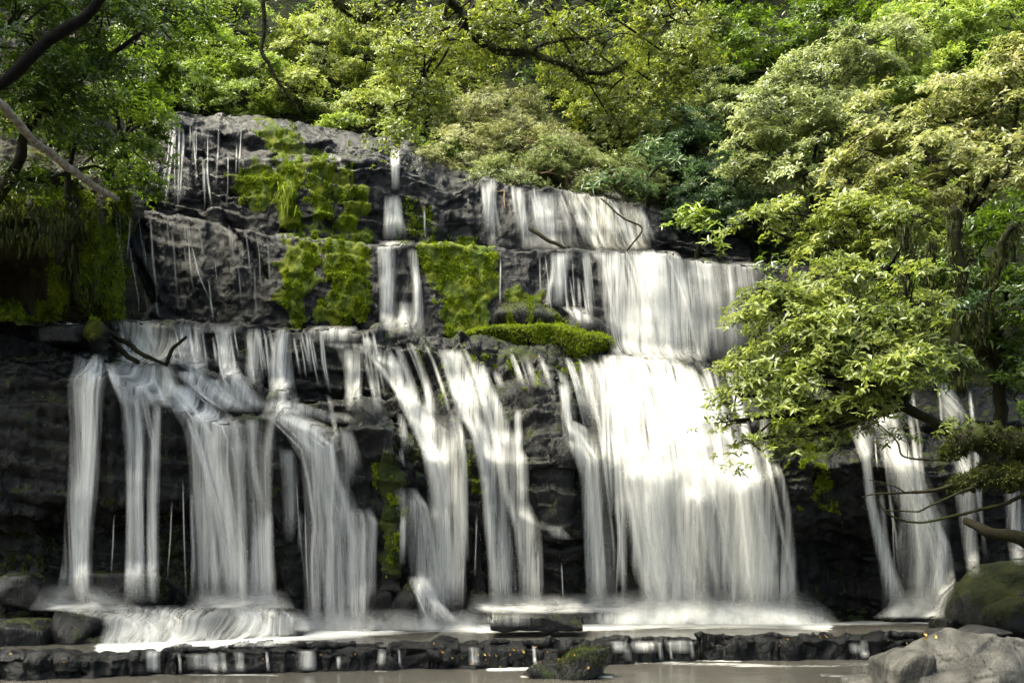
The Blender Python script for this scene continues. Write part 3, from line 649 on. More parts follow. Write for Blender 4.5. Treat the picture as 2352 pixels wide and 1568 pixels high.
waterfall('stepped cascade running down the upper left ledges', [
 ([(752,498,536),(800,498,524),(860,504,548),(900,520,585),(945,556,632)], 1.15, W), ([(752,558,604),(820,562,604),(885,556,610)], .72, W),
 ([(752,632,668),(830,612,674),(900,616,684),(950,590,700)], 1.15, W), ([(850,388,470),(880,420,500),(915,455,545),(945,500,600)], 1.15, W),
 ([(800,420,470),(850,430,480),(890,440,470)], .6, W), ([(868,470,520),(905,500,560),(935,540,620)], 1.15, W), ([(900,405,440),(950,415,435)], .5, W),
 ([(745,460,560),(765,465,560)], .5, T), ([(915,610,660),(945,600,760),(962,590,790)], .8, W)], (560,940,18.5), G1)
waterfall('wide fanned stream in the middle of the lower left face', [
 ([(948,590,690),(970,620,740),(990,655,775),(1015,665,790),(1060,685,796),(1110,690,805),(1160,694,822),(1190,700,845),(1250,690,850),(1350,694,842),(1450,698,852)], .86, W, dict(edge=.5)),
 ([(1165,780,852),(1200,788,864),(1300,790,856),(1450,788,850)], .85, W, dict(ft=70)), ([(985,770,810),(1050,790,822),(1120,800,818)], .5, W),
 ([(1030,640,680),(1120,645,690),(1250,650,680)], .42, T), thr(700,1150,712,1440), thr(760,1190,770,1440), thr(826,1200,832,1430), thr(680,1090,700,1330), ([(945,720,800),(975,740,830)], .7, W)], (770,1445,17.5), G1)
waterfall('comb of short spills under the left part of the ledge', [
 ([(747,702,822),(770,704,826),(792,706,850)], .9, W), ([(786,712,860),(800,760,880),(812,800,905)], .7, W), ([(800,768,842),(850,786,836),(900,790,832),(948,782,838)], .72, W), ([(770,830,850),(800,832,870)], .6, T)], (790,948,19), G1)
waterfall('long stream curving down between the dark ridges', [
 ([(806,815,905),(840,876,936),(900,902,955),(955,928,995),(1000,948,1045),(1050,972,1056),(1150,986,1072),(1250,1000,1068),(1400,998,1066)], .95, W),
 ([(950,980,1060),(1050,1028,1070),(1200,1038,1070),(1400,1036,1074)], .65, W, dict(ft=70)), ([(985,960,1000),(1100,980,1020),(1250,985,1030),(1400,980,1040)], .5, W, dict(ft=70)), thr(1068,1180,1062,1390), thr(1005,1180,1000,1400)], (1030,1400,18), G1)
waterfall('side stream bursting out beside the mossy ridge', [
 ([(1118,900,955),(1160,918,985),(1250,932,1003),(1330,945,1010),(1410,955,1030)], .85, W, dict(ft=46, edge=.5)), ([(1180,918,935),(1300,916,932)], .7, T), ([(1320,930,985),(1380,955,1010),(1440,970,1080)], .9, W)], (970,1430,18), G1)
waterfall('narrow stepped stream left of the twin thin streams', [
 ([(800,1005,1062),(840,1018,1078),(900,1034,1102),(960,1048,1114),(1000,1085,1145),(1100,1106,1164),(1180,1108,1174),(1250,1128,1184),(1400,1128,1194)], .78, W), ([(880,1030,1070),(960,1045,1080)], .6, W), thr(1120,1140,1135,1380), thr(1095,1180,1090,1330)], (1150,1400,18), G1)
waterfall('thin bent stream ending beside the dark rock face', [
 ([(828,1076,1112),(880,1096,1134),(920,1108,1152),(980,1126,1176),(1050,1146,1212),(1150,1156,1218),(1210,1186,1244),(1280,1198,1250),(1400,1198,1254)], .82, W), ([(940,1180,1200),(1050,1180,1204),(1180,1190,1210)], .55, T), thr(1235,1260,1240,1390), ([(1205,1240,1290),(1240,1270,1320)], .4, T)], (1220,1400,18), G1)
waterfall('broken thin cascade just left of the great white fall', [
 ([(880,1282,1308),(960,1288,1312),(1012,1296,1405),(1060,1320,1400),(1120,1332,1396),(1200,1336,1404),(1280,1342,1412),(1400,1346,1424)], .68, W), ([(1010,1300,1340),(1100,1335,1365),(1250,1340,1372),(1395,1345,1380)], .7, W), ([(830,1330,1390),(900,1340,1395),(1000,1360,1410)], .45, W), thr(1420,1180,1415,1390), thr(1290,1290,1295,1390)], (1380,1400,18.5), G1)
waterfall('great bright white fall right of the centre', [
 ([(813,1375,1540),(840,1380,1580),(880,1384,1630),(920,1390,1662),(960,1396,1690),(1000,1398,1725),(1050,1406,1765),(1100,1415,1790),(1180,1430,1810)], .95, W, dict(edge=.22, fb=220, smooth=14)),
 ([(1010,1400,1600),(1060,1406,1600),(1200,1432,1596),(1300,1452,1612),(1400,1475,1635)], 1.35, W, dict(edge=.24, ft=110, smooth=14)),
 ([(1030,1560,1775),(1100,1585,1790),(1200,1610,1806),(1300,1630,1828),(1400,1648,1840)], 1.15, W, dict(edge=.24, ft=110, smooth=14)),
 ([(1050,1430,1560),(1200,1450,1570),(1400,1490,1600)], 1.0, W, dict(off=.10, ft=90)), ([(1060,1640,1760),(1200,1650,1780),(1400,1670,1800)], 0.8, W, dict(off=.10, ft=60)),
 ([(1080,1560,1640),(1250,1580,1650),(1400,1590,1660)], .38, W)], (1610,1400,18.5), G1)
waterfall('slender arching strand off the right side of the great fall', [
 ([(1062,1762,1790),(1100,1780,1806),(1180,1800,1822),(1300,1806,1834),(1400,1800,1840)], .7, W), ([(940,1745,1765),(1060,1742,1768)], .5, T)], (1820,1400,18.5), G1)
waterfall('slanting white fall behind the leafy branches at the right', [
 ([(878,1980,2010),(950,1995,2062),(1050,2020,2098),(1150,2056,2140),(1250,2104,2186),(1340,2112,2200),(1405,2080,2178)], .92, W), ([(1050,2030,2110),(1200,2060,2190),(1400,2070,2176)], .45, W)], (2180,1400,18.5), G1)
waterfall('thin broken trickle beside the dark hollow at the right', [
 ([(985,1948,2014),(1060,1976,2004),(1150,1986,2014),(1250,2006,2040),(1350,2024,2076),(1405,2024,2090)], .7, W), thr(2010,1000,2016,1080), thr(2050,1150,2056,1330)], (2050,1400,18.8), G1)
waterfall('pale veil in the shade near the right edge', [
 ([(878,2150,2185),(950,2160,2224),(1050,2186,2236),(1200,2196,2256)], .62, W), ([(1090,2186,2234),(1200,2200,2244),(1330,2222,2256)], .5, T)], (2220,1330,18), G1)
waterfall('small fall cut by the right edge of the picture', [([(1120,2305,2345),(1200,2308,2362),(1300,2318,2368)], .8, W)], (2335,1300,18), G1)
waterfall('narrow two-stranded fall between bright moss cushions', [
 ([(560,860,910),(600,866,910),(650,870,912),(760,872,918)], 1.0, W), ([(570,932,958),(650,944,968),(775,942,980)], .95, W), ([(690,900,960),(775,905,955)], .45, W), ([(552,870,960),(570,866,940)], .7, W)], (920,770,21.5), G2)
waterfall('hourglass side fall left of the broad middle curtain', [
 ([(578,1258,1320),(605,1265,1310),(640,1262,1302),(670,1252,1308),(706,1248,1322)], .95, W), ([(703,1282,1345),(720,1305,1352),(742,1325,1368)], .8, W), ([(580,1338,1358),(740,1343,1364)], .6, T), thr(1150,590,1148,700), thr(1240,585,1242,680)], (1310,770,22), G2)
waterfall('broad white curtain of the middle tier', [
 ([(575,1352,1552),(600,1364,1568),(650,1370,1590),(700,1374,1612),(800,1398,1636),(832,1406,1645)], 1.3, W, dict(edge=.16)), ([(585,1420,1530),(700,1430,1570),(832,1450,1600)], 0.8, W, dict(off=.10, ft=60))], (1510,830,22.5), G2)
waterfall('thin shaded veil right of the broad middle curtain', [
 ([(592,1562,1650),(700,1588,1668),(832,1600,1655)], .66, W), ([(600,1640,1765),(700,1645,1740),(830,1640,1720)], .45, T)], (1640,830,23), G2)
waterfall('faint trickles over the bare dark rock of the middle tier', [
 thr(345,490,362,700,9,.8), thr(358,690,366,735,10,.8), thr(440,560,486,700,8,.7), thr(300,485,290,600,6), thr(480,640,490,735,8)], (360,735,21.5), G2)
waterfall('bundle of thin threads down the corner of the top tier', [
 thr(400,275,378,475,9,.9), thr(412,290,408,480,8,.85), thr(420,300,412,470,6), thr(392,300,372,430,6), thr(475,370,486,475,8,.85), thr(470,380,470,480,6), thr(445,320,452,400,6)], (405,478,24), G3)
waterfall('slim fall dropping in two steps at the right end of the moss', [
 ([(335,892,922),(380,896,920),(440,898,918)], .72, T), ([(448,884,922),(500,884,926),(550,878,942)], .85, W), thr(975,480,976,545,8,.8), thr(912,340,908,440,6)], (905,550,22.6), G3)
waterfall('fanned grey fall under the overhanging bush of the top tier', [
 ([(408,1112,1142),(470,1118,1142),(572,1118,1142)], .75, W), ([(428,1176,1204),(480,1184,1212),(572,1186,1240)], .62, W), ([(432,1280,1410),(500,1312,1462),(578,1345,1490)], .95, C), ([(470,1420,1475),(578,1450,1500)], .7, C), ([(440,1196,1300),(578,1200,1350)], .42, W)], (1380,578,25), G3)
waterfall('white foot cascade tumbling over steps in the lower left', [
 ([(1388,110,640),(1400,120,650),(1420,215,655),(1440,230,660),(1465,228,668),(1486,226,672)], .62, W, dict(edge=.08, fade_bot=.05)), ([(1392,520,660),(1420,540,700),(1465,500,700)], .95, W, dict(fade_bot=.03)), ([(1400,240,420),(1440,250,410),(1482,240,440)], .62, W), ([(1395,-60,160),(1405,-60,200)], .8, M_FOAM)], (440,1480,16.2), 'cascades at the foot of the falls')
waterfall('foaming spill over the low step under the great white fall', [
 ([(1400,1330,1500),(1420,1335,1500),(1442,1330,1510)], .7, W), ([(1395,1500,1900),(1420,1480,1900),(1440,1480,1900)], .8, M_FOAM), ([(1405,1060,1240),(1440,1070,1250)], .5, W)], (1500,1440,17), 'cascades at the foot of the falls')
waterfall('soft white spray rising where the great fall meets the pool', [
 ([(1350,1400,1860),(1400,1380,1900),(1436,1330,1940)], .62, M_FOAM, dict(off=.5, fade_top=.75, fade_bot=.05, edge=.2)), ([(1375,1440,1840),(1410,1400,1880),(1440,1360,1920)], .75, M_FOAM, dict(off=.8, fade_top=.7, fade_bot=.05, edge=.2))], (1620,1436,17.5), 'spray at the foot of the falls', 'spray')
waterfall('low spray along the pool under the middle streams', [
 ([(1395,660,1110),(1430,650,1120),(1452,640,1130)], .6, M_FOAM, dict(off=.4, fade_top=.7, fade_bot=.05, edge=.1)), ([(1360,1090,1440),(1395,1080,1450),(1408,1080,1460)], .5, M_FOAM, dict(off=.4, fade_top=.7, fade_bot=.1, edge=.12))], (900,1450,17.5), 'spray at the foot of the falls', 'spray')
waterfall('thin spray where the left columns hit the foot steps', [
 ([(1340,100,260),(1380,80,300),(1402,60,340)], .6, M_FOAM, dict(off=.3, fade_top=.75, fade_bot=.08, edge=.3)), ([(1350,430,660),(1385,420,670),(1402,410,680)], .6, M_FOAM, dict(off=.3, fade_top=.75, fade_bot=.08, edge=.25))], (300,1400,17), 'spray at the foot of the falls', 'spray')
waterfall('misty foam where the slanting right fall lands', [
 ([(1350,2060,2185),(1395,2030,2175),(1420,2000,2170)], .7, M_FOAM, dict(off=.4, fade_top=.7, fade_bot=.08, edge=.25))], (2150,1420,17.5), 'spray at the foot of the falls', 'spray')
for lab, prof in [('small clear spill over the ledge at the bottom left', [(1490,330,368),(1545,334,372)]), ('pale spill over the ledge right of the left one', [(1500,425,520),(1540,430,525)]),
                  ('narrow spill through the gap between ledge slabs', [(1488,866,888),(1530,862,886)]), ('tiny spill trickling down the long left ledge slab', [(1505,770,785),(1538,772,784)]),
                  ('first of three spills in the row behind the mossy rock', [(1470,1402,1444),(1500,1404,1440)]), ('middle one of three spills in the row behind the mossy rock', [(1470,1445,1520),(1500,1450,1516)]),
                  ('arched last spill in the row behind the mossy rock', [(1468,1525,1592),(1500,1530,1598)]),
                  ('little double spill over the right ledge slab', [(1475,1945,1985),(1502,1950,1990)])]:
    waterfall(lab, [(prof, .62, M_THIN, dict(floor=-.3, step=3, relief=.02, off=.03, edge=.5, ft=8, fb=16))], (prof[1][1] + 10, prof[1][0], 15.2), 'little spills over the ledge')

# many fine trickles following the fall line, each a filament of the nearest fall
RT = np.random.default_rng(77)
FALLS = [o for o in bpy.data.objects if o.name.split('.')[0] == 'waterfall' and o.type == 'EMPTY']
def nearest_fall(x, y):
    return min(FALLS, key=lambda o: (HX + o.location.x / o.location.y * F - x) ** 2 + .3 * (HY - (o.location.z - CH) / o.location.y * F - y) ** 2)
def trickles(n, xr, lip, base, drift, dens=(.2, .6), wid=(5., 16.), ln=(90, 480), start=(0, 250), seed=0):
    lx, ly = zip(*lip); bx, by = zip(*base)
    for i in range(n):
        x = RT.uniform(*xr); y = np.interp(x, lx, ly) + 4 + RT.choice([0, RT.uniform(*start)]); w = RT.uniform(*wid); end = min(np.interp(x, bx, by) - 6, y + RT.uniform(*ln)); pf = []
        if end - y < 50: continue
        ph = RT.uniform(0, 50); y0 = y
        while y < end:
            if y > 900 and any(h_ > .26 and float(segdist(np.array(x), np.array(y), p_)) < w_ * 1.05 for p_, w_, h_ in RIDGES): break
            pf.append((y, x - w / 2, x + w / 2)); x += 14 * (drift(x, y - np.interp(x, lx, ly)) + .10 * vnoise(np.array([y * .02, x * .01, ph]))); y += 14; w *= 1.012
        if len(pf) > 3: strand(nearest_fall(x, y), pf, RT.uniform(*dens), M_THIN, name='filament', step=8, off=.05 + .03 * RT.uniform(), edge=.5, ft=24, fb=70, relief=.008, seed=i % 90)
LIP = [(150,815),(250,838),(330,900),(430,948),(520,965),(600,958),(700,960),(850,800),(950,780),(1100,800),(1350,820),(1600,835),(1750,860),(1900,890),(2200,890)]
BASE = [(100,1390),(640,1392),(680,1440),(1000,1435),(1100,1395),(1900,1400),(2160,1390),(2185,1310),(2250,1290)]
trickles(28, (250, 850), LIP, BASE, lambda x, h: .22 if h < 120 else .03)
trickles(52, (860, 1380), LIP, BASE, lambda x, h: .42 * math.exp(-h / 190.) + .02, dens=(.15, .5), wid=(5., 24.), ln=(80, 360), start=(0, 420))
trickles(46, (1380, 1720), LIP, BASE, lambda x, h: .26 * math.exp(-h / 260.) * (x - 1350) / 300 + .02, dens=(.3, .7), ln=(200, 580), wid=(6, 22))
trickles(12, (1940, 2240), LIP, BASE, lambda x, h: .12, dens=(.25, .55))
trickles(40, (380, 860), [(380,742),(860,757)], [(380,850),(560,900),(860,945)], lambda x, h: .15, ln=(60, 160), start=(0, 30), wid=(4, 10), dens=(.4, .85))
trickles(26, (1250, 1760), [(1250,580),(1530,577),(1600,598),(1760,612)], [(1250,728),(1412,735),(1420,830),(1760,835)], lambda x, h: .10, dens=(.3, .8), start=(0, 60), wid=(4, 9), ln=(100, 260))
trickles(26, (1100, 1480), [(1100,408),(1300,432),(1480,474)], [(1100,572),(1480,576)], lambda x, h: .12 + .25 * (x > 1280), dens=(.25, .6), start=(0, 50), ln=(60, 160))
trickles(20, (250, 640), [(250,472),(480,500),(640,545)], [(250,735),(640,742)], lambda x, h: .10, dens=(.2, .45), start=(0, 120), ln=(60, 230), wid=(3, 6))
trickles(15, (370, 560), [(370,275),(560,285)], [(370,478),(560,505)], lambda x, h: -.04, dens=(.25, .6), start=(0, 100), ln=(60, 200), wid=(3, 6))
SP = [o for o in FALLS if o.get('group') == 'little spills over the ledge']
for i in range(17):
    x = RT.uniform(330, 2000); yt = HY + (CH + .01) / sillY(x) * F; yb = HY + (CH + .29) / sillY(x) * F; w = RT.choice([7, 10, 18, 30]) * RT.uniform(.7, 1.3)
    if 1270 < x < 1400: continue
    r = min(SP, key=lambda o: abs(HX + o.location.x / o.location.y * F - x))
    strand(r, [(yt - 4, x - w / 2, x + w / 2), (yb, x - w * .55 + 4, x + w * .55 + 4)], RT.uniform(.3, .55), M_THIN, name='filament', step=3, floor=-.3, off=.03, edge=.45, ft=5, fb=12, relief=.01, seed=i)
# ------------------------------------------------------------------ wood
def tube(pts, rad, sides=8, wob=.0, seed=0, sub=6):
    """verts, faces of a tapered limb through the points (Catmull-Rom)"""
    p = np.array([list(q) for q in pts], float); r = np.array(rad, float) if hasattr(rad, '__len__') else np.linspace(rad, rad * .5, len(p))
    q = np.concatenate([[2 * p[0] - p[1]], p, [2 * p[-1] - p[-2]]]); C, Rr = [], []
    for i in range(len(p) - 1):
        for s in np.arange(sub) / sub:
            a, b, c, d = q[i:i + 4]
            C.append(.5 * ((2 * b) + (c - a) * s + (2 * a - 5 * b + 4 * c - d) * s * s + (3 * b - a - 3 * c + d) * s ** 3)); Rr.append(r[i] * (1 - s) + r[i + 1] * s)
    C.append(p[-1]); Rr.append(r[-1]); C = np.array(C); Rr = np.array(Rr)
    if wob: C = C + wob * Rr[:, None] * np.stack([fbm(C * 2.5 + 9 * k, 3, seed + k) for k in range(3)], -1) * 3
    Tn = np.gradient(C, axis=0); Tn /= np.linalg.norm(Tn, axis=1, keepdims=True) + 1e-9
    ref = np.array([0, 0, 1.]) if abs(Tn[:, 2]).mean() < .8 else np.array([1., 0, 0])
    A = np.cross(Tn, ref); A /= np.linalg.norm(A, axis=1, keepdims=True) + 1e-9; B = np.cross(Tn, A)
    th = np.arange(sides) / sides * 2 * np.pi
    rr = Rr[:, None] * (1 + (.25 if wob else 0) * fbm(np.stack([C[:, None, 0] * 9 + np.cos(th), C[:, None, 1] * 9 + np.sin(th), C[:, None, 2] * 9 + 0 * th], -1), 2, seed))
    V = C[:, None] + rr[..., None] * (np.cos(th)[None, :, None] * A[:, None] + np.sin(th)[None, :, None] * B[:, None])
    n = len(C); V = V.reshape(-1, 3); i = np.arange(n - 1)[:, None] * sides; j = np.arange(sides)[None]; j2 = (j + 1) % sides
    f = np.stack([i + j, i + j2, i + sides + j2, i + sides + j], -1).reshape(-1, 4)
    V = np.concatenate([V, C[:1], C[-1:]]); e = [[len(V) - 2, (k + 1) % sides, k, k] for k in range(sides)]; b0 = (n - 1) * sides
    e += [[len(V) - 1, b0 + k, b0 + (k + 1) % sides, b0 + (k + 1) % sides] for k in range(sides)]
    return V, f, np.array([[a, b, c] for a, b, c, _ in e])
def wood(name, limbs, mat, parent=None, sides=8, wob=.4, seed=0):
    Vs, Fs, o = [], [], 0
    for k, (pts, rad) in enumerate(limbs):
        V, f, e = tube(pts, rad, sides, wob, seed + k)
        Vs.append(V); Fs.append(np.concatenate([f[:, [0, 1, 2]], f[:, [0, 2, 3]], e]) + o); o += len(V)
    ob = mesh_from(name, np.concatenate(Vs), np.concatenate(Fs), mat)
    return adopt(ob, parent) if parent else ob

# ------------------------------------------------------------------ foliage
def unit(a): return a / (np.linalg.norm(a, axis=-1, keepdims=True) + 1e-9)
def leaf_mesh(p, d, n, L, Wd, droop, tint):
    s = unit(np.cross(d, n)); L = L[:, None]; Wd = Wd[:, None]
    b = p; m = p + d * L * .48 + n * L * .05; t = p + d * L - n * L * droop[:, None]
    l = m + s * Wd * .5 - n * L * .05; r = m - s * Wd * .5 - n * L * .05
    V = np.stack([b, r, t, l], 1).reshape(-1, 3); k = np.arange(len(p))[:, None] * 4
    f = np.concatenate([k + np.array([[0, 1, 2]]), k + np.array([[0, 2, 3]])], 1).reshape(-1, 3)
    return V, f, np.repeat(tint, 4)
def spray_leaves(R, pos, nrm, L, wr, k, droop=.25, up=.25, tone=0.):
    """k leaves round every rosette"""
    N = len(pos); nrm = unit(nrm); a0 = R.uniform(0, 6.28, N)
    ref = unit(np.cross(nrm, R.normal(size=(N, 3)))); bi = np.cross(nrm, ref)
    az = (a0[:, None] + np.arange(k)[None] * 6.283 / k + R.normal(0, .35, (N, k))); ti = R.normal(up * .5, .35, (N, k))
    d = (np.cos(az)[..., None] * ref[:, None] + np.sin(az)[..., None] * bi[:, None]) * np.cos(ti)[..., None] + nrm[:, None] * np.sin(ti)[..., None]
    nn = unit(nrm[:, None] * np.cos(ti)[..., None] - (d - nrm[:, None] * np.sin(ti)[..., None]) * np.sin(ti)[..., None] + R.normal(0, .22, (N, k, 3)))
    LL = L * R.uniform(.6, 1.25, (N, k)); p = pos[:, None] + R.normal(0, L * .12, (N, k, 3))
    tb = np.clip(R.normal(.45 + tone, .16, (N, 1)) + R.normal(0, .18, (N, k)), 0, 1)
    return leaf_mesh(p.reshape(-1, 3), unit(d.reshape(-1, 3)), nn.reshape(-1, 3), LL.ravel(), (LL * wr).ravel(), R.normal(droop, .12, N * k), tb.ravel())
def ground_below(p):
    h = TREE.ray_cast(Vector(p), Vector((0, 0, -1)), 60)
    return h[0]
def plant(name, label, clumps, mat, L=.10, wr=.42, k=6, cover=4.0, seed=0, cat='tree', group=None, base=None, bark=None, trunk_r=.07, sprays=.34, flat=.35, twig=.010, hang=0., trunk=True, tone=0., spread=1., shell=.45):
    R = np.random.default_rng(seed + 500); bark = bark or M_BARK
    cs = [(np.array(PV(c[0], c[1], c[4])), np.array([c[2] / F * c[4], c[5], c[3] / F * c[4]])) for c in clumps]
    cen = sum(c[0] for c in cs) / len(cs)
    if base is None:
        lo = min(c[0][2] - c[1][2] for c in cs); b = ground_below((cen[0], cen[1] + .2, cen[2])); base = b if b is not None else Vector((cen[0], cen[1] + 1.5, lo - .8))
        if (cen - np.array(base)).max() > 9: base = Vector((cen[0], cen[1] + 1., lo - 1.5))
    else: base = PV(*base)
    root = empty(name, base, label, cat, group)
    Vs, Fs, Ts, o = [], [], [], 0; limbs = []; bz = np.array(base); heart = cen * .6 + bz * .4 if trunk else cs[0][0]
    for (c, S), cl in zip(cs, clumps):
        m = max(4, int(S[0] * S[2] * 2.6 / sprays ** 2 * spread)); D = unit(R.normal(size=(m, 3))); rad = R.uniform(shell, 1.0, m) ** .7
        ctr = c + D * S * rad[:, None] * (1 + .35 * fbm(D * 1.7 + seed, 2, seed))[:, None]
        nl = cover * math.pi * S[0] * S[2] / (.42 * L * L * wr); nr = max(2, int(nl / k / m))
        g = R.normal(size=(m, nr, 3)) * np.array([sprays * .55, sprays * .55, sprays * flat * .55])
        out = unit((ctr - c) / S); n0 = unit(out * .45 + np.array([0, -.10, 1.]))
        g[..., 2] -= (g[..., :2] * out[:, None, :2]).sum(-1) * .55 + hang * np.abs(R.normal(size=(m, nr))) * sprays
        pos = (ctr[:, None] + g).reshape(-1, 3); nrm = np.repeat(n0, nr, 0) + R.normal(0, .28, (m * nr, 3))
        V, f, t = spray_leaves(R, pos, nrm, L, wr, k, tone=tone)
        t = np.clip(t + np.repeat(np.repeat(R.normal(0, .13, m), nr), k * 4), 0, 1)
        Vs.append(V); Fs.append(f + o); Ts.append(t); o += len(V)
        s0 = heart + (c - heart) * .15
        limbs.append(([Vector(heart), Vector(heart * .45 + c * .55 + R.normal(0, .12, 3) * S), Vector(c)], [trunk_r * .6, trunk_r * .4, trunk_r * .22]))
        for q in ctr[:: max(1, m // 10)]:
            st = c + (q - c) * .12 + R.normal(0, .22, 3) * S
            limbs.append(([Vector(st), Vector((st + q) / 2 + R.normal(0, .10, 3)), Vector(q)], [twig * 1.6, twig * 1.1, twig * .5]))
    if trunk:
        wood('trunk', [([Vector(bz) - Vector((0, 0, .3)), Vector(bz * .6 + heart * .4 + R.normal(0, .1, 3)), Vector(heart)], [trunk_r * 1.2, trunk_r * .9, trunk_r * .7])], bark, root, 9, seed=seed)
    wood('branches', limbs, bark, root, 6, seed=seed)
    adopt(mesh_from('crown', np.concatenate(Vs), np.concatenate(Fs), mat, attrs={'tint': np.concatenate(Ts)}, smooth=False), root)
    return root

R9 = np.random.default_rng(91); pos = []
for _ in range(5200):
    h, n = hit(R9.uniform(230, 2400), R9.uniform(-30, 760))
    if h is not None and (h.y > 27.6 or h.x / h.y * F + HX > 1730 and h.y > 23.5) and h.z > 7: pos.append(h[:])
pos = np.array(pos) + R9.normal(0, .12, (len(pos), 3)) + np.array([0, -.2, .12])
V, f, t = spray_leaves(R9, pos, np.array([0, -.35, 1.]) + R9.normal(0, .35, (len(pos), 3)), .17, .36, 7, tone=-.1)
tag(mesh_from('undergrowth', V, f, L_DARK, attrs={'tint': t}, smooth=False), 'low leafy undergrowth covering the slope behind the bushes', 'undergrowth', kind='stuff')
GB, GR, GL = 'bushes behind the top of the falls', 'shrubs on the right hillside', 'trees on the shaded left bank'
# far forest on the slope, closing the view
for i, (x, y, rx, ry, Y, mt, lab) in enumerate([
    (330,60,170,150,33,L_DARK,'dark green tree rising behind the left bank'), (600,-40,190,120,36,L_BRIGHT,'tall light green tree at the top edge behind the hanging branch'),
    (900,-30,190,110,37,L_YELLOW,'yellow-green tree at the top edge above the pale bushes'), (1200,-20,210,130,38,L_CANOPY,'olive tree high up behind the overhanging limb'),
    (1480,20,190,130,37,L_DARK,'dark forest tree behind the end of the overhanging limb'), (1760,30,190,140,36,L_DARK,'very dark forest tree in the gap at the top right'),
    (1960,-20,170,90,35,L_DARK,'dark tree above the pale grey-green shrub'), (2260,-30,210,120,32,L_BRIGHT,'bright green tree in the top right corner'),
    (1700,120,130,80,32,L_DARK,'dark tree low in the gap at the top right'), (1900,80,140,70,33,L_DARK,'dark tree right behind the pale shrub crown')]):
    plant('forest_tree', lab, [(x,y,rx,ry,Y,1.6),(x-rx*.5,y+ry*.5,rx*.6,ry*.5,Y-.8,1.2),(x+rx*.5,y+ry*.55,rx*.6,ry*.5,Y-.8,1.2)], mt, L=.15, cover=3.6, seed=i, trunk_r=.14, sprays=.5, group='forest trees on the slope behind')
# bushes behind the top tier
plant('bush', 'bright leafy bush above the left corner of the top tier', [(430,190,105,90,28.0,1),(390,240,60,50,27.2,.7),(500,130,90,80,29.5,1)], L_BRIGHT, seed=21, cat='bush', group=GB)
plant('bush', 'fine-leaved green bush behind the flat rocks of the top tier', [(545,235,100,45,28.2,.8),(600,190,90,70,29,1),(530,60,120,80,31,1.2)], L_BRIGHT, L=.085, seed=22, cat='bush', group=GB)
plant('bush', 'sunlit yellow bush behind the hanging mossy branch', [(720,120,120,90,30.5,1.2),(700,220,100,50,28.6,.8),(780,60,110,80,32,1)], L_YELLOW, seed=23, cat='bush', group=GB, tone=.12)
plant('bush', 'sunlit pale yellow bush at the centre of the back slope', [(870,150,120,90,30.5,1.2),(850,250,100,50,28.5,.8),(960,220,110,80,29.5,1)], L_YELLOW, seed=24, cat='bush', group=GB, tone=.15)
plant('bush', 'low green bush growing over the right end of the top tier', [(800,290,70,24,27.2,.5),(900,305,70,30,27.3,.5),(1000,330,70,40,27.4,.6)], L_BRIGHT, L=.08, seed=25, cat='bush', group=GB)
plant('bush', 'olive bush between the sunlit bush and the dry straw bush', [(1040,170,110,100,31,1.2),(1100,80,120,90,33,1.2)], L_CANOPY, seed=26, cat='bush', group=GB, tone=.1)
plant('bush', 'dry straw-coloured bush drooping over the top tier', [(1150,260,140,70,29,1.0),(1080,340,110,55,27.6,.8),(1240,330,140,60,27.6,.8),(1010,380,80,40,26.8,.6)], L_STRAW, L=.09, wr=.26, k=7, seed=27, cat='bush', group=GB, bark=M_TWIG, hang=.5, tone=.08)
plant('bush', 'feathery olive bush hanging over the fanned grey fall', [(1180,395,130,38,26.5,.6),(1330,395,120,50,26.6,.6),(1420,380,90,50,27,.7),(1270,365,110,40,27,.6)], L_PALE, L=.085, wr=.26, k=7, seed=28, cat='bush', group=GB, bark=M_TWIG, hang=.4, tone=-.05)
plant('bush', 'olive green bush under the tip of the overhanging limb', [(1400,250,120,90,29.5,1),(1500,260,90,80,29,1),(1350,160,120,90,31,1)], L_CANOPY, seed=29, cat='bush', group=GB)
plant('bush', 'green bush right of the overhanging limb tip', [(1590,170,100,100,30.5,1.1),(1600,80,90,60,32,1),(1660,260,80,70,29,.9)], L_PALE, seed=30, cat='bush', group=GB, tone=-.1)
plant('fern_bush', 'blue-green feathery undergrowth in the shade right of the top tier', [(1560,380,90,80,28,.8),(1650,440,100,80,27.2,.9),(1720,500,90,60,26.2,.8),(1600,500,70,60,26.6,.7),(1560,300,80,60,28.5,.8)], L_FERN, L=.12, wr=.20, k=8, seed=31, cat='fern', tone=-.1)
plant('whorl_leaf_shrub', 'shrub of long pale drooping leaf whorls above the fanned fall', [(1480,350,75,26,26.0,.4),(1430,425,75,22,25.4,.4),(1540,370,45,20,26,.3)], L_FERN, L=.26, wr=.24, k=7, cover=2.2, seed=32, cat='shrub', tone=.35, sprays=.4)
plant('whorl_leaf_shrub', 'small bright whorled shrub beside the right end of the middle tier', [(1610,515,50,42,24.4,.4),(1640,560,30,20,24.2,.3),(1585,490,30,20,24.4,.3)], L_BRIGHT, L=.22, wr=.26, k=6, cover=2.0, seed=33, cat='shrub', tone=.15)
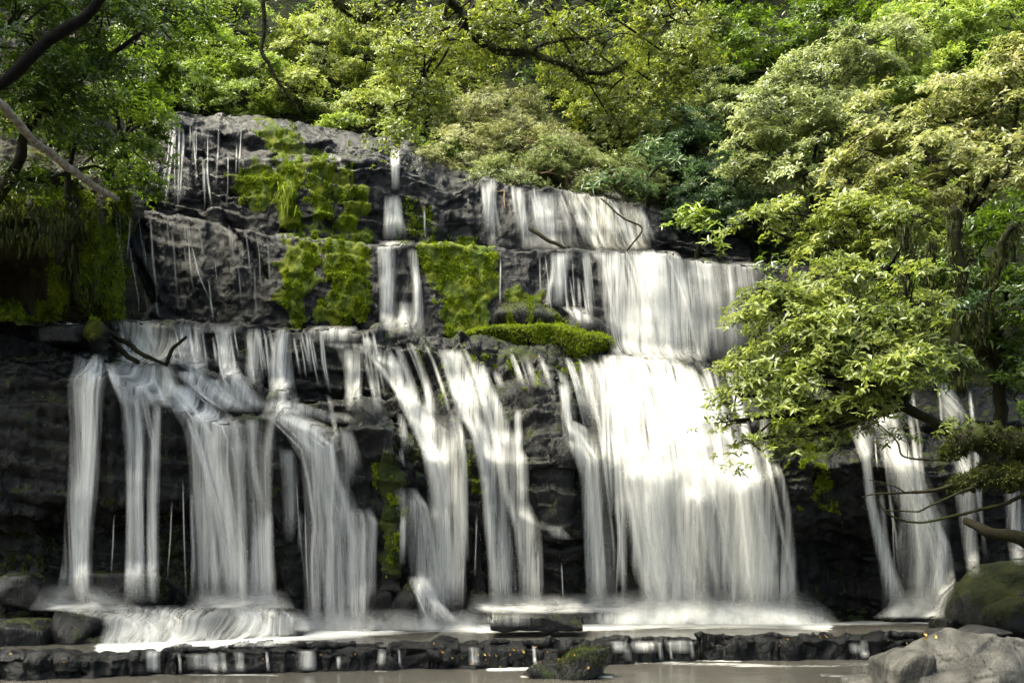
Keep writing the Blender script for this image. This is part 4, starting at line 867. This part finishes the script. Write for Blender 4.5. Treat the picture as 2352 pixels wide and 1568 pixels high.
# right hillside
plant('shrub', 'pale grey-green shrub with dark forked stems on the right slope', [(1900,170,160,90,26.5,1.2),(1790,260,130,80,25.8,1.1),(2010,120,130,70,27,1.1),(1740,350,100,60,25.4,.9),(1890,330,120,80,25.2,1.0),(1850,410,90,50,24.8,.8)], L_PALE, L=.12, seed=41, cat='shrub', group=GR, tone=.12)
plant('shrub', 'vivid green shrub below the top right corner', [(2140,90,140,90,28,1.2),(2290,70,120,110,27.6,1.2),(2200,190,110,70,26.5,1),(2080,190,80,50,26.5,.8)], L_BRIGHT, L=.12, seed=42, cat='shrub', group=GR, tone=.22)
plant('shrub', 'big ochre shrub with reddish new leaves at the right', [(2080,270,140,85,21.2,1.2),(2230,260,140,100,20.8,1.2),(2345,210,100,120,20.2,1.1),(2000,370,110,75,20.8,1.0),(2180,390,160,95,20.0,1.2),(2320,390,100,110,19.4,1.1)], L_OCHRE, L=.125, seed=43, cat='shrub', group=GR, base=(2260,760,20.5), trunk_r=.1, tone=.15)
plant('shrub', 'yellow-green shrub reaching out over the middle tier at the right', [(1840,500,120,38,20.4,.8),(1970,500,120,70,19.8,1.0),(2100,520,120,70,19.2,1.0),(1740,515,55,18,20.4,.5),(1930,580,100,40,19.6,.7)], L_YELLOW, L=.12, seed=44, cat='shrub', group=GR, base=(2200,820,19.5), trunk_r=.09)
plant('overhanging_tree', 'bright foreground tree leaning out over the great white fall', [(1900,640,130,48,15.2,.8),(1800,735,120,65,14.6,.9),(1950,760,150,80,14.4,1),(1770,850,110,55,14.2,.8),(1900,860,140,55,14.2,.9),(2060,700,110,80,14.8,.9),(1700,905,70,24,14.0,.5),(1820,950,95,40,13.9,.6),(1970,940,90,40,14.0,.6),(1730,1010,52,16,13.8,.35),(2060,830,90,60,14.2,.7),(1760,680,60,30,14.8,.5),(1860,800,150,80,14.7,.8),(2000,880,110,55,14.2,.7),(1880,710,120,60,15.2,.8),(1690,965,50,16,13.9,.4),(1870,1000,80,24,13.8,.5),(2110,780,80,90,14.9,.7)],
      L_YELLOW, L=.115, wr=.40, seed=45, cat='tree', base=(2330,1080,15.4), trunk_r=.11, sprays=.30, cover=4.6, tone=.03)
plant('shade_tree', 'dark tree hung with moss at the right edge', [(2230,600,110,90,17.6,1),(2310,700,90,110,17.2,1),(2190,700,80,90,17.4,.8),(2330,540,70,90,17.5,.9),(2250,820,90,80,17.6,.8),(2340,860,60,90,17.2,.8)], L_DARK, L=.12, seed=46, cat='tree', base=(2300,1000,17.8), trunk_r=.12, cover=3.4, tone=-.15)
for x, y, rx, ry, Y, lab, sd in [(2060,1005,46,14,13.9,'sprig of leaves hanging before the slanting right fall',1), (2200,985,50,16,13.2,'yellowish sprig above the mossy limb at the right',2), (1693,1078,15,9,13.8,'tiny leaf spray dangling alone before the great white fall',3), (2250,700,50,22,15,'blue-green leaf whorls lit in the dark at the right edge',4)]:
    plant('leaf_sprig', lab, [(x,y,rx,ry,Y,.15)], L_YELLOW if sd != 4 else L_FERN, L=.10 if sd < 4 else .15, wr=.35, cover=2.2, seed=50 + sd, cat='sprig', trunk=False, trunk_r=.012, twig=.004, sprays=.16, base=(x + 10, y - 40 if sd == 3 else y, Y))
# shaded left bank
plant('tree', 'dark tree filling the top left corner', [(60,90,150,120,14.6,1.3),(230,60,140,100,15.6,1.3),(80,240,130,90,15.0,1.1),(390,40,120,70,16.5,1.1)], L_DARK, L=.095, seed=61, cat='tree', group=GL, base=(-60,470,16.2), trunk_r=.1, tone=-.05)
plant('tree', 'dark green tree leaning over the corner of the top tier', [(250,190,110,100,17.8,1.1),(320,290,70,100,19.6,1.0),(330,140,90,100,19.5,1.1),(300,400,50,60,20.2,.7)], L_DARK, L=.10, seed=62, cat='tree', group=GL, base=(250,470,20.4), trunk_r=.09, tone=.08)
plant('bush', 'shaded bush behind the fallen pale log', [(190,290,100,60,17.4,.8),(240,390,60,45,18.6,.6),(60,410,80,40,16.4,.4),(110,280,90,60,17.5,.8)], L_DARK, L=.085, seed=63, cat='bush', group=GL, tone=-.1, cover=3.2)
# overhanging branch with its hanging leaves, closer to the viewer
def lim(pts, Y): return [PV(x, y, Y + (0 if len(q) < 1 else q[0])) for x, y, *q in pts]
plant('overhanging_limb_tree', 'olive-leaved tree whose twisted dark limb hangs across the top', [(1010,60,110,60,14.2,.8),(960,170,75,70,14.0,.6),(930,260,50,55,13.8,.4),(1190,50,140,60,14.6,.8),(1370,90,130,75,15.0,.8),(1470,200,110,75,15.0,.7),(1570,150,75,80,15.4,.7),(1400,270,55,36,14.8,.4),(1530,40,100,60,15.4,.8),(860,20,60,30,14.2,.4)],
      L_CANOPY, L=.058, wr=.55, k=6, seed=71, base=(1060,-500,15.0), trunk_r=.05, sprays=.26, cover=3.0, hang=.7, tone=.0)
wood('twisted_limb', [(lim([(985,-60),(1030,0),(1075,55),(1110,100),(1180,125),(1225,118),(1290,145),(1350,168),(1400,165),(1440,140)], 14.3), [.07,.065,.06,.055,.05,.05,.045,.035,.03,.018]),
      (lim([(1225,118),(1270,95),(1330,85),(1390,100)], 14.3), [.03,.022,.016,.008]), (lim([(1290,145),(1340,185),(1400,195)], 14.3), [.03,.02,.01]), (lim([(1030,0),(1000,120),(960,200),(930,260)], 14.2), [.025,.018,.012,.006])], M_BARKM, None, 9, .7, 5)
tag(bpy.data.objects['twisted_limb'], 'thick twisted mossy limb snaking across the top middle', 'branch')
tag(wood('hanging_branch', [(lim([(600,-40),(602,40),(596,95),(612,140),(636,185),(660,215),(690,262)], 14.0), [.03,.03,.028,.026,.022,.02,.010]), (lim([(636,185),(660,195),(668,208)], 14.0), [.014,.009,.005]), (lim([(612,140),(590,160),(560,165)], 14.), [.01,.006,.003])], M_BARKM, None, 8, .8, 6), 'knotted mossy branch hanging straight down above the top tier', 'branch')
tag(wood('mossy_branch', [(lim([(730,-40),(790,20),(850,46),(900,34),(925,-10)], 14.2), [.055,.055,.06,.055,.05])], M_BARKM, None, 9, .7, 7), 'U-shaped mossy branch dipping in from the top edge', 'branch')
tag(wood('leaning_trunk', [(lim([(-60,235),(20,175),(110,95),(190,40),(250,-30)], 13.6), [.085,.08,.075,.07,.065])], bark_mat('shaded_bark', (.002, .0018, .0014), (.007, .006, .0045)), None, 10, .4, 8), 'dark trunk leaning across the top left corner', 'trunk')  # bark colour darkened to stand for the canopy's shade on this trunk
tag(wood('fallen_log', [([PV(-60,190,12.9),PV(0,240,13.2),PV(60,310,13.8),PV(120,360,14.4),PV(200,415,15.4),PV(268,458,16.6)], [.06,.06,.056,.06,.055,.045]), ([PV(200,413,15.4),PV(222,397,15.3)], [.015,.006])], M_LOG, None, 12, .35, 9), 'pale bare log sloping down to the left end of the middle tier', 'log')
tag(wood('fallen_branch', [([PV(246,760,17.9),PV(300,790,17.6),PV(340,815,17.5),PV(385,838,17.5)], [.05,.045,.04,.025])], M_BARK, None, 8, .5, 10), 'wet dark branch lying over the cream curtain', 'branch')
tag(wood('fallen_branch', [([PV(244,775,18.0),PV(280,805,17.8),PV(318,832,17.7)], [.06,.055,.04])], M_BARK, None, 8, .5, 11), 'shorter dark branch behind the long one on the ledge', 'branch')
tag(wood('fallen_branch', [([PV(384,832,17.5),PV(398,800,17.5),PV(415,785,17.5),PV(430,772,17.5)], [.04,.035,.03,.022])], M_BARK, None, 8, .5, 12), 'crooked dark stub standing up at the end of the branch', 'branch')
tag(wood('fallen_branch', [([PV(1215,520,23.6),PV(1250,545,23.4),PV(1300,572,23.2)], [.05,.05,.04])], M_BARK, None, 8, .4, 13), 'dark stick leaning in the fanned grey fall', 'branch')
tag(wood('fallen_branch', [([PV(1380,455,24.0),PV(1430,500,23.6),PV(1475,525,23.4),PV(1440,575,23.0)], [.02,.022,.022,.02])], M_BARK, None, 7, .3, 14), 'thin bent twig crossing the right side of the fanned fall', 'branch')
tag(wood('dry_branch', [([PV(1160,480,25.0),PV(1160,440,25.4),PV(1185,415,26)], [.02,.025,.02]), ([PV(1160,440,25.4),PV(1115,442,25.2)], [.02,.012])], M_TWIG, None, 7, .3, 15), 'dry yellow stick hanging under the straw bush', 'branch')
# right: mossy limbs and bare branches reaching in over the slanting fall
tag(wood('mossy_limb', [([PV(2420,960,12.5),PV(2330,1000,12.6),PV(2240,1020,12.8),PV(2165,1050,13.0)], [.20,.17,.14,.06]), ([PV(2420,1100,12.4),PV(2330,1090,12.5),PV(2250,1110,12.7),PV(2190,1118,12.9)], [.16,.15,.11,.04])], M_BARKM, None, 12, .8, 16), 'thick dark limb wrapped in moss at the right edge', 'limb')
tag(wood('bare_branch', [([PV(2240,1090,12.8),PV(2150,1125,12.8),PV(2080,1132,12.8),PV(2010,1135,12.8),PV(1980,1142,12.8)], [.03,.024,.018,.012,.006]), ([PV(2080,1132,12.8),PV(2050,1115,12.8),PV(1995,1100,12.8)], [.012,.008,.005])], M_BARK, None, 7, .5, 17), 'upper bare branch stretching towards the dark hollow', 'branch')
tag(wood('bare_branch', [([PV(2400,1120,12.4),PV(2300,1160,12.6),PV(2200,1180,12.6),PV(2110,1198,12.6),PV(2040,1180,12.6),PV(2015,1145,12.6)], [.028,.022,.018,.015,.011,.006]), ([PV(2110,1175,12.6),PV(2160,1150,12.6),PV(2250,1110,12.6)], [.010,.014,.018]), ([PV(2030,1172,12.6),PV(2110,1175,12.6)], [.007,.010])], M_BARKM, None, 7, .5, 18), 'long sagging bare branch in front of the slanting fall', 'branch')
tag(wood('bare_branch', [([PV(2180,1058,13),PV(2080,1052,13.2),PV(2060,1015,13.3),PV(2020,975,13.4),PV(1990,950,13.6)], [.02,.014,.012,.008,.005]), ([PV(2085,1052,13.2),PV(2085,1010,13.2)], [.006,.003])], M_BARK, None, 6, .6, 19), 'thin kinked twig crossing the slanting white fall', 'branch')
tag(wood('fallen_log', [([PV(2400,1250,15.2),PV(2300,1225,15.6),PV(2215,1192,16.4)], [.11,.10,.06])], M_BARK, None, 10, .4, 20), 'dark log lying by the right falls above the mossy boulder', 'log')
# mossy hanging stems and moss beards
R = np.random.default_rng(3)
def tufts(name, label, pts, nrm, mat, size=.045):
    n = len(pts); k = 5; p = np.repeat(pts, k, 0) + R.normal(0, size * .45, (n * k, 3)); nn = np.repeat(nrm, k, 0)
    d = unit(nn * .8 + R.normal(0, .65, (n * k, 3)) + np.array([0, 0, .25])); s = unit(np.cross(d, R.normal(size=(n * k, 3)))); L = size * R.uniform(.6, 1.5, (n * k, 1))
    V = np.stack([p - s * L * .35, p + s * L * .35, p + d * L], 1).reshape(-1, 3); f = np.arange(n * k * 3).reshape(-1, 3)
    t = np.clip(np.repeat(np.repeat(.5 + .55 * fbm(pts * 5, 3, 5), k), 3) + np.repeat(R.normal(0, .14, n * k), 3), 0, 1)
    return tag(mesh_from(name, V, f, mat, attrs={'tint': t}, smooth=False), label, 'moss', kind='stuff')
def beard(name, label, spots, mat, parent=None):
    Vs, Fs, Ts, o = [], [], [], 0
    for p, ln, n, sp in spots:
        q = np.array(p) + R.normal(0, sp, (n, 3)) * np.array([1, .6, .5]); l = ln * R.uniform(.4, 1.1, n); w = R.uniform(.008, .022, n); a = R.uniform(0, 3.14, n)
        s = np.stack([np.cos(a), np.sin(a), 0 * a], -1); dn = np.stack([R.normal(0, .14, n), R.normal(-.08, .14, n), -np.ones(n)], -1)
        mm = q + dn * l[:, None] * .5 + R.normal(0, .015, (n, 3)); e = q + dn * l[:, None]
        V = np.stack([q - s * w[:, None], q + s * w[:, None], mm + s * w[:, None] * .8, e, mm - s * w[:, None] * .8], 1).reshape(-1, 3)
        k = np.arange(n)[:, None] * 5 + o; Fs += [k + np.array([[0, 1, 2]]), k + np.array([[0, 2, 4]]), k + np.array([[4, 2, 3]])]; Vs.append(V); Ts.append(np.repeat(R.uniform(0, 1, n), 5)); o += len(V)
    ob = mesh_from(name, np.concatenate(Vs), np.concatenate(Fs), mat, attrs={'tint': np.concatenate(Ts)}, smooth=False)
    if parent: return adopt(ob, parent)
    return tag(ob, label, 'moss', kind='stuff')
for lab, pts, rad in [('moss-wrapped stem hanging in the dark at the right, nearest the falls', [(2080,520),(2085,600),(2075,690),(2090,760)], .05), ('long moss-wrapped trunk in the middle of the dark right side', [(2190,480),(2195,580),(2205,700),(2190,800),(2205,900)], .08),
                      ('moss-bearded leaning stem right of the long mossy trunk', [(2330,520),(2290,600),(2260,700),(2245,800)], .06), ('bent moss-covered stem under the bright foreground tree', [(2140,560),(2130,650),(2150,720),(2120,800),(2110,850)], .05)]:
    r = empty('mossy_sapling', PV(pts[-1][0], pts[-1][1], 16.2), lab, 'sapling', 'moss-hung saplings at the right')
    q = [PV(x, y, 16.2) for x, y in pts]; wood('stem', [(q, [rad] * len(q))], M_BARKM, r, 8, .9, len(lab))
    beard('hanging_moss', None, [(q[i] * (1 - s) + q[i + 1] * s, .16, 60, rad * 1.2) for i in range(len(q) - 1) for s in (0, .25, .5, .75)], M_HANG, r)
sp = []
for _ in range(90):
    x, y = R.uniform(-20, 285), R.uniform(455, 700)
    if x < 115 and 505 < y < 690: continue
    h, n = hit(x, y)
    if h is not None and h.y < 21: sp.append((h + Vector((0, -.04, 0)), R.uniform(.08, .30), 22, .09))
beard('hanging_moss', 'thin moss threads hanging down the left bank', sp, M_HANG)
def fuzz(o, n, size, mat, name='moss'):
    me = o.data; co = np.zeros(len(me.vertices) * 3, np.float32); me.vertices.foreach_get('co', co); co = co.reshape(-1, 3); no = np.zeros_like(co).ravel(); me.vertices.foreach_get('normal', no); no = no.reshape(-1, 3)
    c = R.integers(0, len(co), n); k = tufts(name, None, co[c] + R.normal(0, size * .6, (n, 3)), no[c] + np.array([0, 0, -.5]), mat, size); k.parent = o
    if 'category' in k: del k['category']
    return k
sp = []
for _ in range(60): sp.append((PV(R.uniform(-20, 140), R.uniform(480, 560), R.uniform(16.2, 16.7)), R.uniform(.10, .34), 16, .12))
beard('hanging_moss', 'ragged brown moss fringe over the dark hollow', sp, M_HANG)

pp, nn = [], []
for _ in range(20000):
    x, y = R.uniform(-20, 300), R.uniform(440, 735)
    if x < 115 and 505 < y < 690 or vnoise(np.array([x * .03, y * .012, 1.])) < -.25: continue
    h, n = hit(x, y)
    if h is not None and h.y < 21: pp.append(h[:]); nn.append((n if n.y < 0 else -n)[:])
tufts('moss', 'shaggy olive moss covering the left bank', np.array(pp), np.array(nn) + np.array([0, 0, -.6]), moss_mat('bank_moss', (.05, .072, .005), (.15, .20, .010), (.24, .29, .018)), .04)
for nm, n in (('mossy_limb', 3600), ('twisted_limb', 900), ('mossy_branch', 700), ('hanging_branch', 260)): fuzz(bpy.data.objects[nm], n, .03 if n > 300 else .018, M_MOSSD)
# ------------------------------------------------------------------ moss cushions on the rock
MLAB = {'u1':'green moss patch nearest the threads of the top tier','u2':'hanging moss and grass in the middle of the top tier','u3':'thin moss streak right of the grassy one','u4':'moss column at the right of the top tier wall','u5':'moss patch high up among the wet top rocks','u6':'moss rim along the foot of the top tier','u7':'small moss patch at the upper right of the top rocks','u8':'dark moss beside the slim two-step fall',
 'm1':'narrow moss streak on the middle tier wall','m2':'largest bright moss cushion left of the two-stranded fall','m3':'big moss-covered buttress right of the two-stranded fall','m4':'moss on the pointed rock by the hourglass fall','l1':'moss strip along the ridge below the ledge','l2':'moss strip between the two bent streams','l3':'moss patch below the flat mossy boulder','l4':'thin moss near the lip of the great fall',
 'l5':'moss edging the curved ridge in the lower middle','l6':'dark moss inside the lower middle recess','l7':'moss edge beside the long curving stream','l8':'algae behind the lower left water threads','l9':'algae at the lower left edge','r1':'moss cushions right of the great white fall','r2':'moss hanging down the dark face at the right'}
for kx, (poly, s) in MOSS.items():
    a = np.array(poly, float); x0, y0 = a.min(0) - 18; x1, y1 = a.max(0) + 18; n = int((x1 - x0) * (y1 - y0) / 4 * s)
    x = R.uniform(x0, x1, n); y = R.uniform(y0, y1, n); w = np.stack([x * .024, y * .024, 0 * x], -1)
    ok = inpoly(x + 62 * fbm(w, 4, 61), y + 50 * fbm(w, 4, 62), poly) & (fbm(w * np.array([2.6, 1.2, 1]), 4, 63) > (.0 if s >= 1 else .08 if s >= .8 else .14)); pp, nn = [], []
    for q, r2 in zip(x[ok], y[ok]):
        h, m = hit(q, r2)
        if h is not None and h.y > 14.5: pp.append(h[:]); nn.append((m if m.y < 0 else -m)[:])
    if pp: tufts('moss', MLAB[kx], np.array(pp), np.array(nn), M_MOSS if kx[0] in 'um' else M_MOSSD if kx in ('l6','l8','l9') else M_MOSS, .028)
def boulder_moss(o, label, n, size=.05, mat=M_MOSS):
    me = o.data; co = np.zeros(len(me.vertices) * 3, np.float32); me.vertices.foreach_get('co', co); co = co.reshape(-1, 3); no = np.zeros_like(co).ravel(); me.vertices.foreach_get('normal', no); no = no.reshape(-1, 3)
    a = np.zeros(len(co), np.float32); me.attributes['moss'].data.foreach_get('value', a); c = np.where((a > .35) & (no[:, 1] < .5))[0]
    c = R.choice(c, n); tufts('moss', label, co[c] + np.array(o.location) + R.normal(0, .02, (n, 3)), no[c], mat, size)
boulder_moss(big_moss, 'thick bright moss carpet on the flat ledge boulder', 16000, .022, moss_mat('lime_moss', (.09, .13, .006), (.20, .27, .010), (.30, .36, .02)))
boulder_moss(tri_moss, 'patchy moss on the pointed rock', 700, .02, M_MOSSD)
boulder_moss(small_mossy, 'moss cap of the small rock in the lower pool', 1000, .014, M_MOSSD)
sp = [(PV(658 + R.normal(0, 9), 440 + R.uniform(-20, 40), 23.6), R.uniform(.2, .5), 7, .06) for _ in range(14)]
beard('hanging_grass', 'tuft of long pale grass hanging on the top tier moss', sp, M_MOSS)

# ------------------------------------------------------------------ fallen leaves
def fallen(px, py, label, i):
    h, n = hit(px, py)
    if h is None: return
    k = 7; L = R.uniform(.035, .075); th = R.uniform(0, 6.28); a = np.linspace(0, 1, k); w = np.sin(np.pi * a ** .8) * .5 * L * .55
    V = np.concatenate([np.stack([a * L, w, .25 * L * a * a + .12 * w], -1), np.stack([a * L, 0 * a, .25 * L * a * a - .01], -1), np.stack([a * L, -w, .25 * L * a * a + .12 * w], -1)])
    c, s = math.cos(th), math.sin(th); V = np.stack([V[:, 0] * c - V[:, 1] * s, V[:, 0] * s + V[:, 1] * c, V[:, 2]], -1)
    f = [[r * k + j, r * k + j + 1, (r + 1) * k + j + 1, (r + 1) * k + j] for r in (0, 1) for j in range(k - 1)]
    o = mesh_from('fallen_leaf', V, f, L_FALLEN, attrs={'tint': np.full(len(V), R.uniform(0, 1))}); o.location = h + (n if n.z > 0 else -n) * .012
    q = (n if n.y < 0 or n.z > .5 else -n); o.rotation_mode = 'QUATERNION'; o.rotation_quaternion = Vector((0, 0, 1)).rotation_difference((q + Vector((0, -.6, .3))).normalized())
    tag(o, label, 'leaf', label)
SL = [(995,1482),(1040,1508),(1058,1510),(1100,1500),(1112,1512),(1125,1506),(1140,1508),(1170,1505),(1185,1492),(1205,1500),(1225,1512),(1228,1488),(1080,1524),(1150,1528),(1200,1520),(1290,1504),(1300,1498),(1280,1512),(1240,1520),(1260,1500),(1020,1500),(1110,1500),(1133,1514)]
for i, (x, y) in enumerate(SL): fallen(x, y, 'yellow leaf lying on the leaf-strewn ledge slab', i)
for i, (x, y) in enumerate([(1792,1478),(1812,1470),(1885,1462),(1965,1476),(1985,1474),(2035,1470),(2080,1474),(2120,1470),(2130,1462),(1975,1482),(1900,1465),(2150,1468)]): fallen(x, y, 'orange leaf caught on the right ledge slab', i)
for i, (x, y) in enumerate([(1330,1515),(1352,1528),(1318,1500)]): fallen(x, y, 'yellow leaf on the small mossy rock in the pool', i)
for i, (x, y) in enumerate([(22,1500),(818,1500),(740,1505),(600,1512),(150,1520)]): fallen(x, y, 'yellow leaf on the black ledge slabs at the left', i)
for i, (x, y) in enumerate([(77,900),(95,912),(165,895),(400,905),(370,1000),(720,1145),(715,1200),(1240,820),(1250,700),(380,560),(560,640),(625,690),(600,705),(1085,910),(1245,1330)]): fallen(x, y, 'single pale leaf stuck to the dark wet rock face', i)

# ------------------------------------------------------------------ unseen trees round the clearing, added to shade it and block front sky
def side_tree(name, label, x, y, zc, r, seed, src=None, base=None):
    if src is None:
        R2 = np.random.default_rng(seed); bx, by = base or (x, y); root = empty(name, Vector((bx, by, -.6)), label, 'tree', 'unseen trees added for shade')
        n = 260; D = unit(R2.normal(size=(n, 3))); ctr = D * np.array([r, r, r * .8]) * R2.uniform(.35, 1, (n, 1)) ** .6 + np.array([x, y, zc])
        g = R2.normal(size=(n, 26, 3)) * np.array([.4, .4, .18]); pos = (ctr[:, None] + g).reshape(-1, 3)
        V, f, t = spray_leaves(R2, pos, unit(np.repeat(D, 26, 0) * .4 + np.array([0, 0, 1.])) + R2.normal(0, .3, (n * 26, 3)), .22, .5, 4)
        wood('trunk', [([Vector((bx, by, -.9)), Vector((bx + (x - bx) * .15, by, zc * .5)), Vector((x, y, zc))], [.28, .22, .12])], M_BARK, root, 9, seed=seed)
        adopt(mesh_from('crown', V, f, L_DARK, attrs={'tint': t}, smooth=False), root)
        return root
    root = src.copy(); col.objects.link(root); root.location = Vector((x, y, -.6 + zc)); root['label'] = label
    for ch in src.children:
        c = ch.copy(); col.objects.link(c); c.parent = root; c.matrix_parent_inverse = ch.matrix_parent_inverse.copy()
    return root
t0 = side_tree('shading_tree', 'unseen tree leaning in from the right bank, added to shade it', 7.4, 13.2, 13.2, 2.3, 1, base=(10.5, 13.0))
t1 = side_tree('shading_tree', 'unseen tree leaning in from the left bank, added to shade the left falls', -9.6, 14.2, 13.6, 2.6, 2, base=(-12.5, 13.0))
t2 = side_tree('shading_tree', 'unseen forest tree right behind the viewer, added to shade the clearing', -9, 3, 9.5, 2.6, 3)
for i, (x, y, z) in enumerate([(-11, -3, -1), (-5, -8, -2), (0, -10, -1), (5, -8, -2), (10, -3, -1), (11, 3, 0), (-3, -14, 2), (4, -14, 3)]):
    side_tree('shading_tree', 'unseen forest tree behind the viewer, added to block front sky', x, y, z, 0, 0, t2)
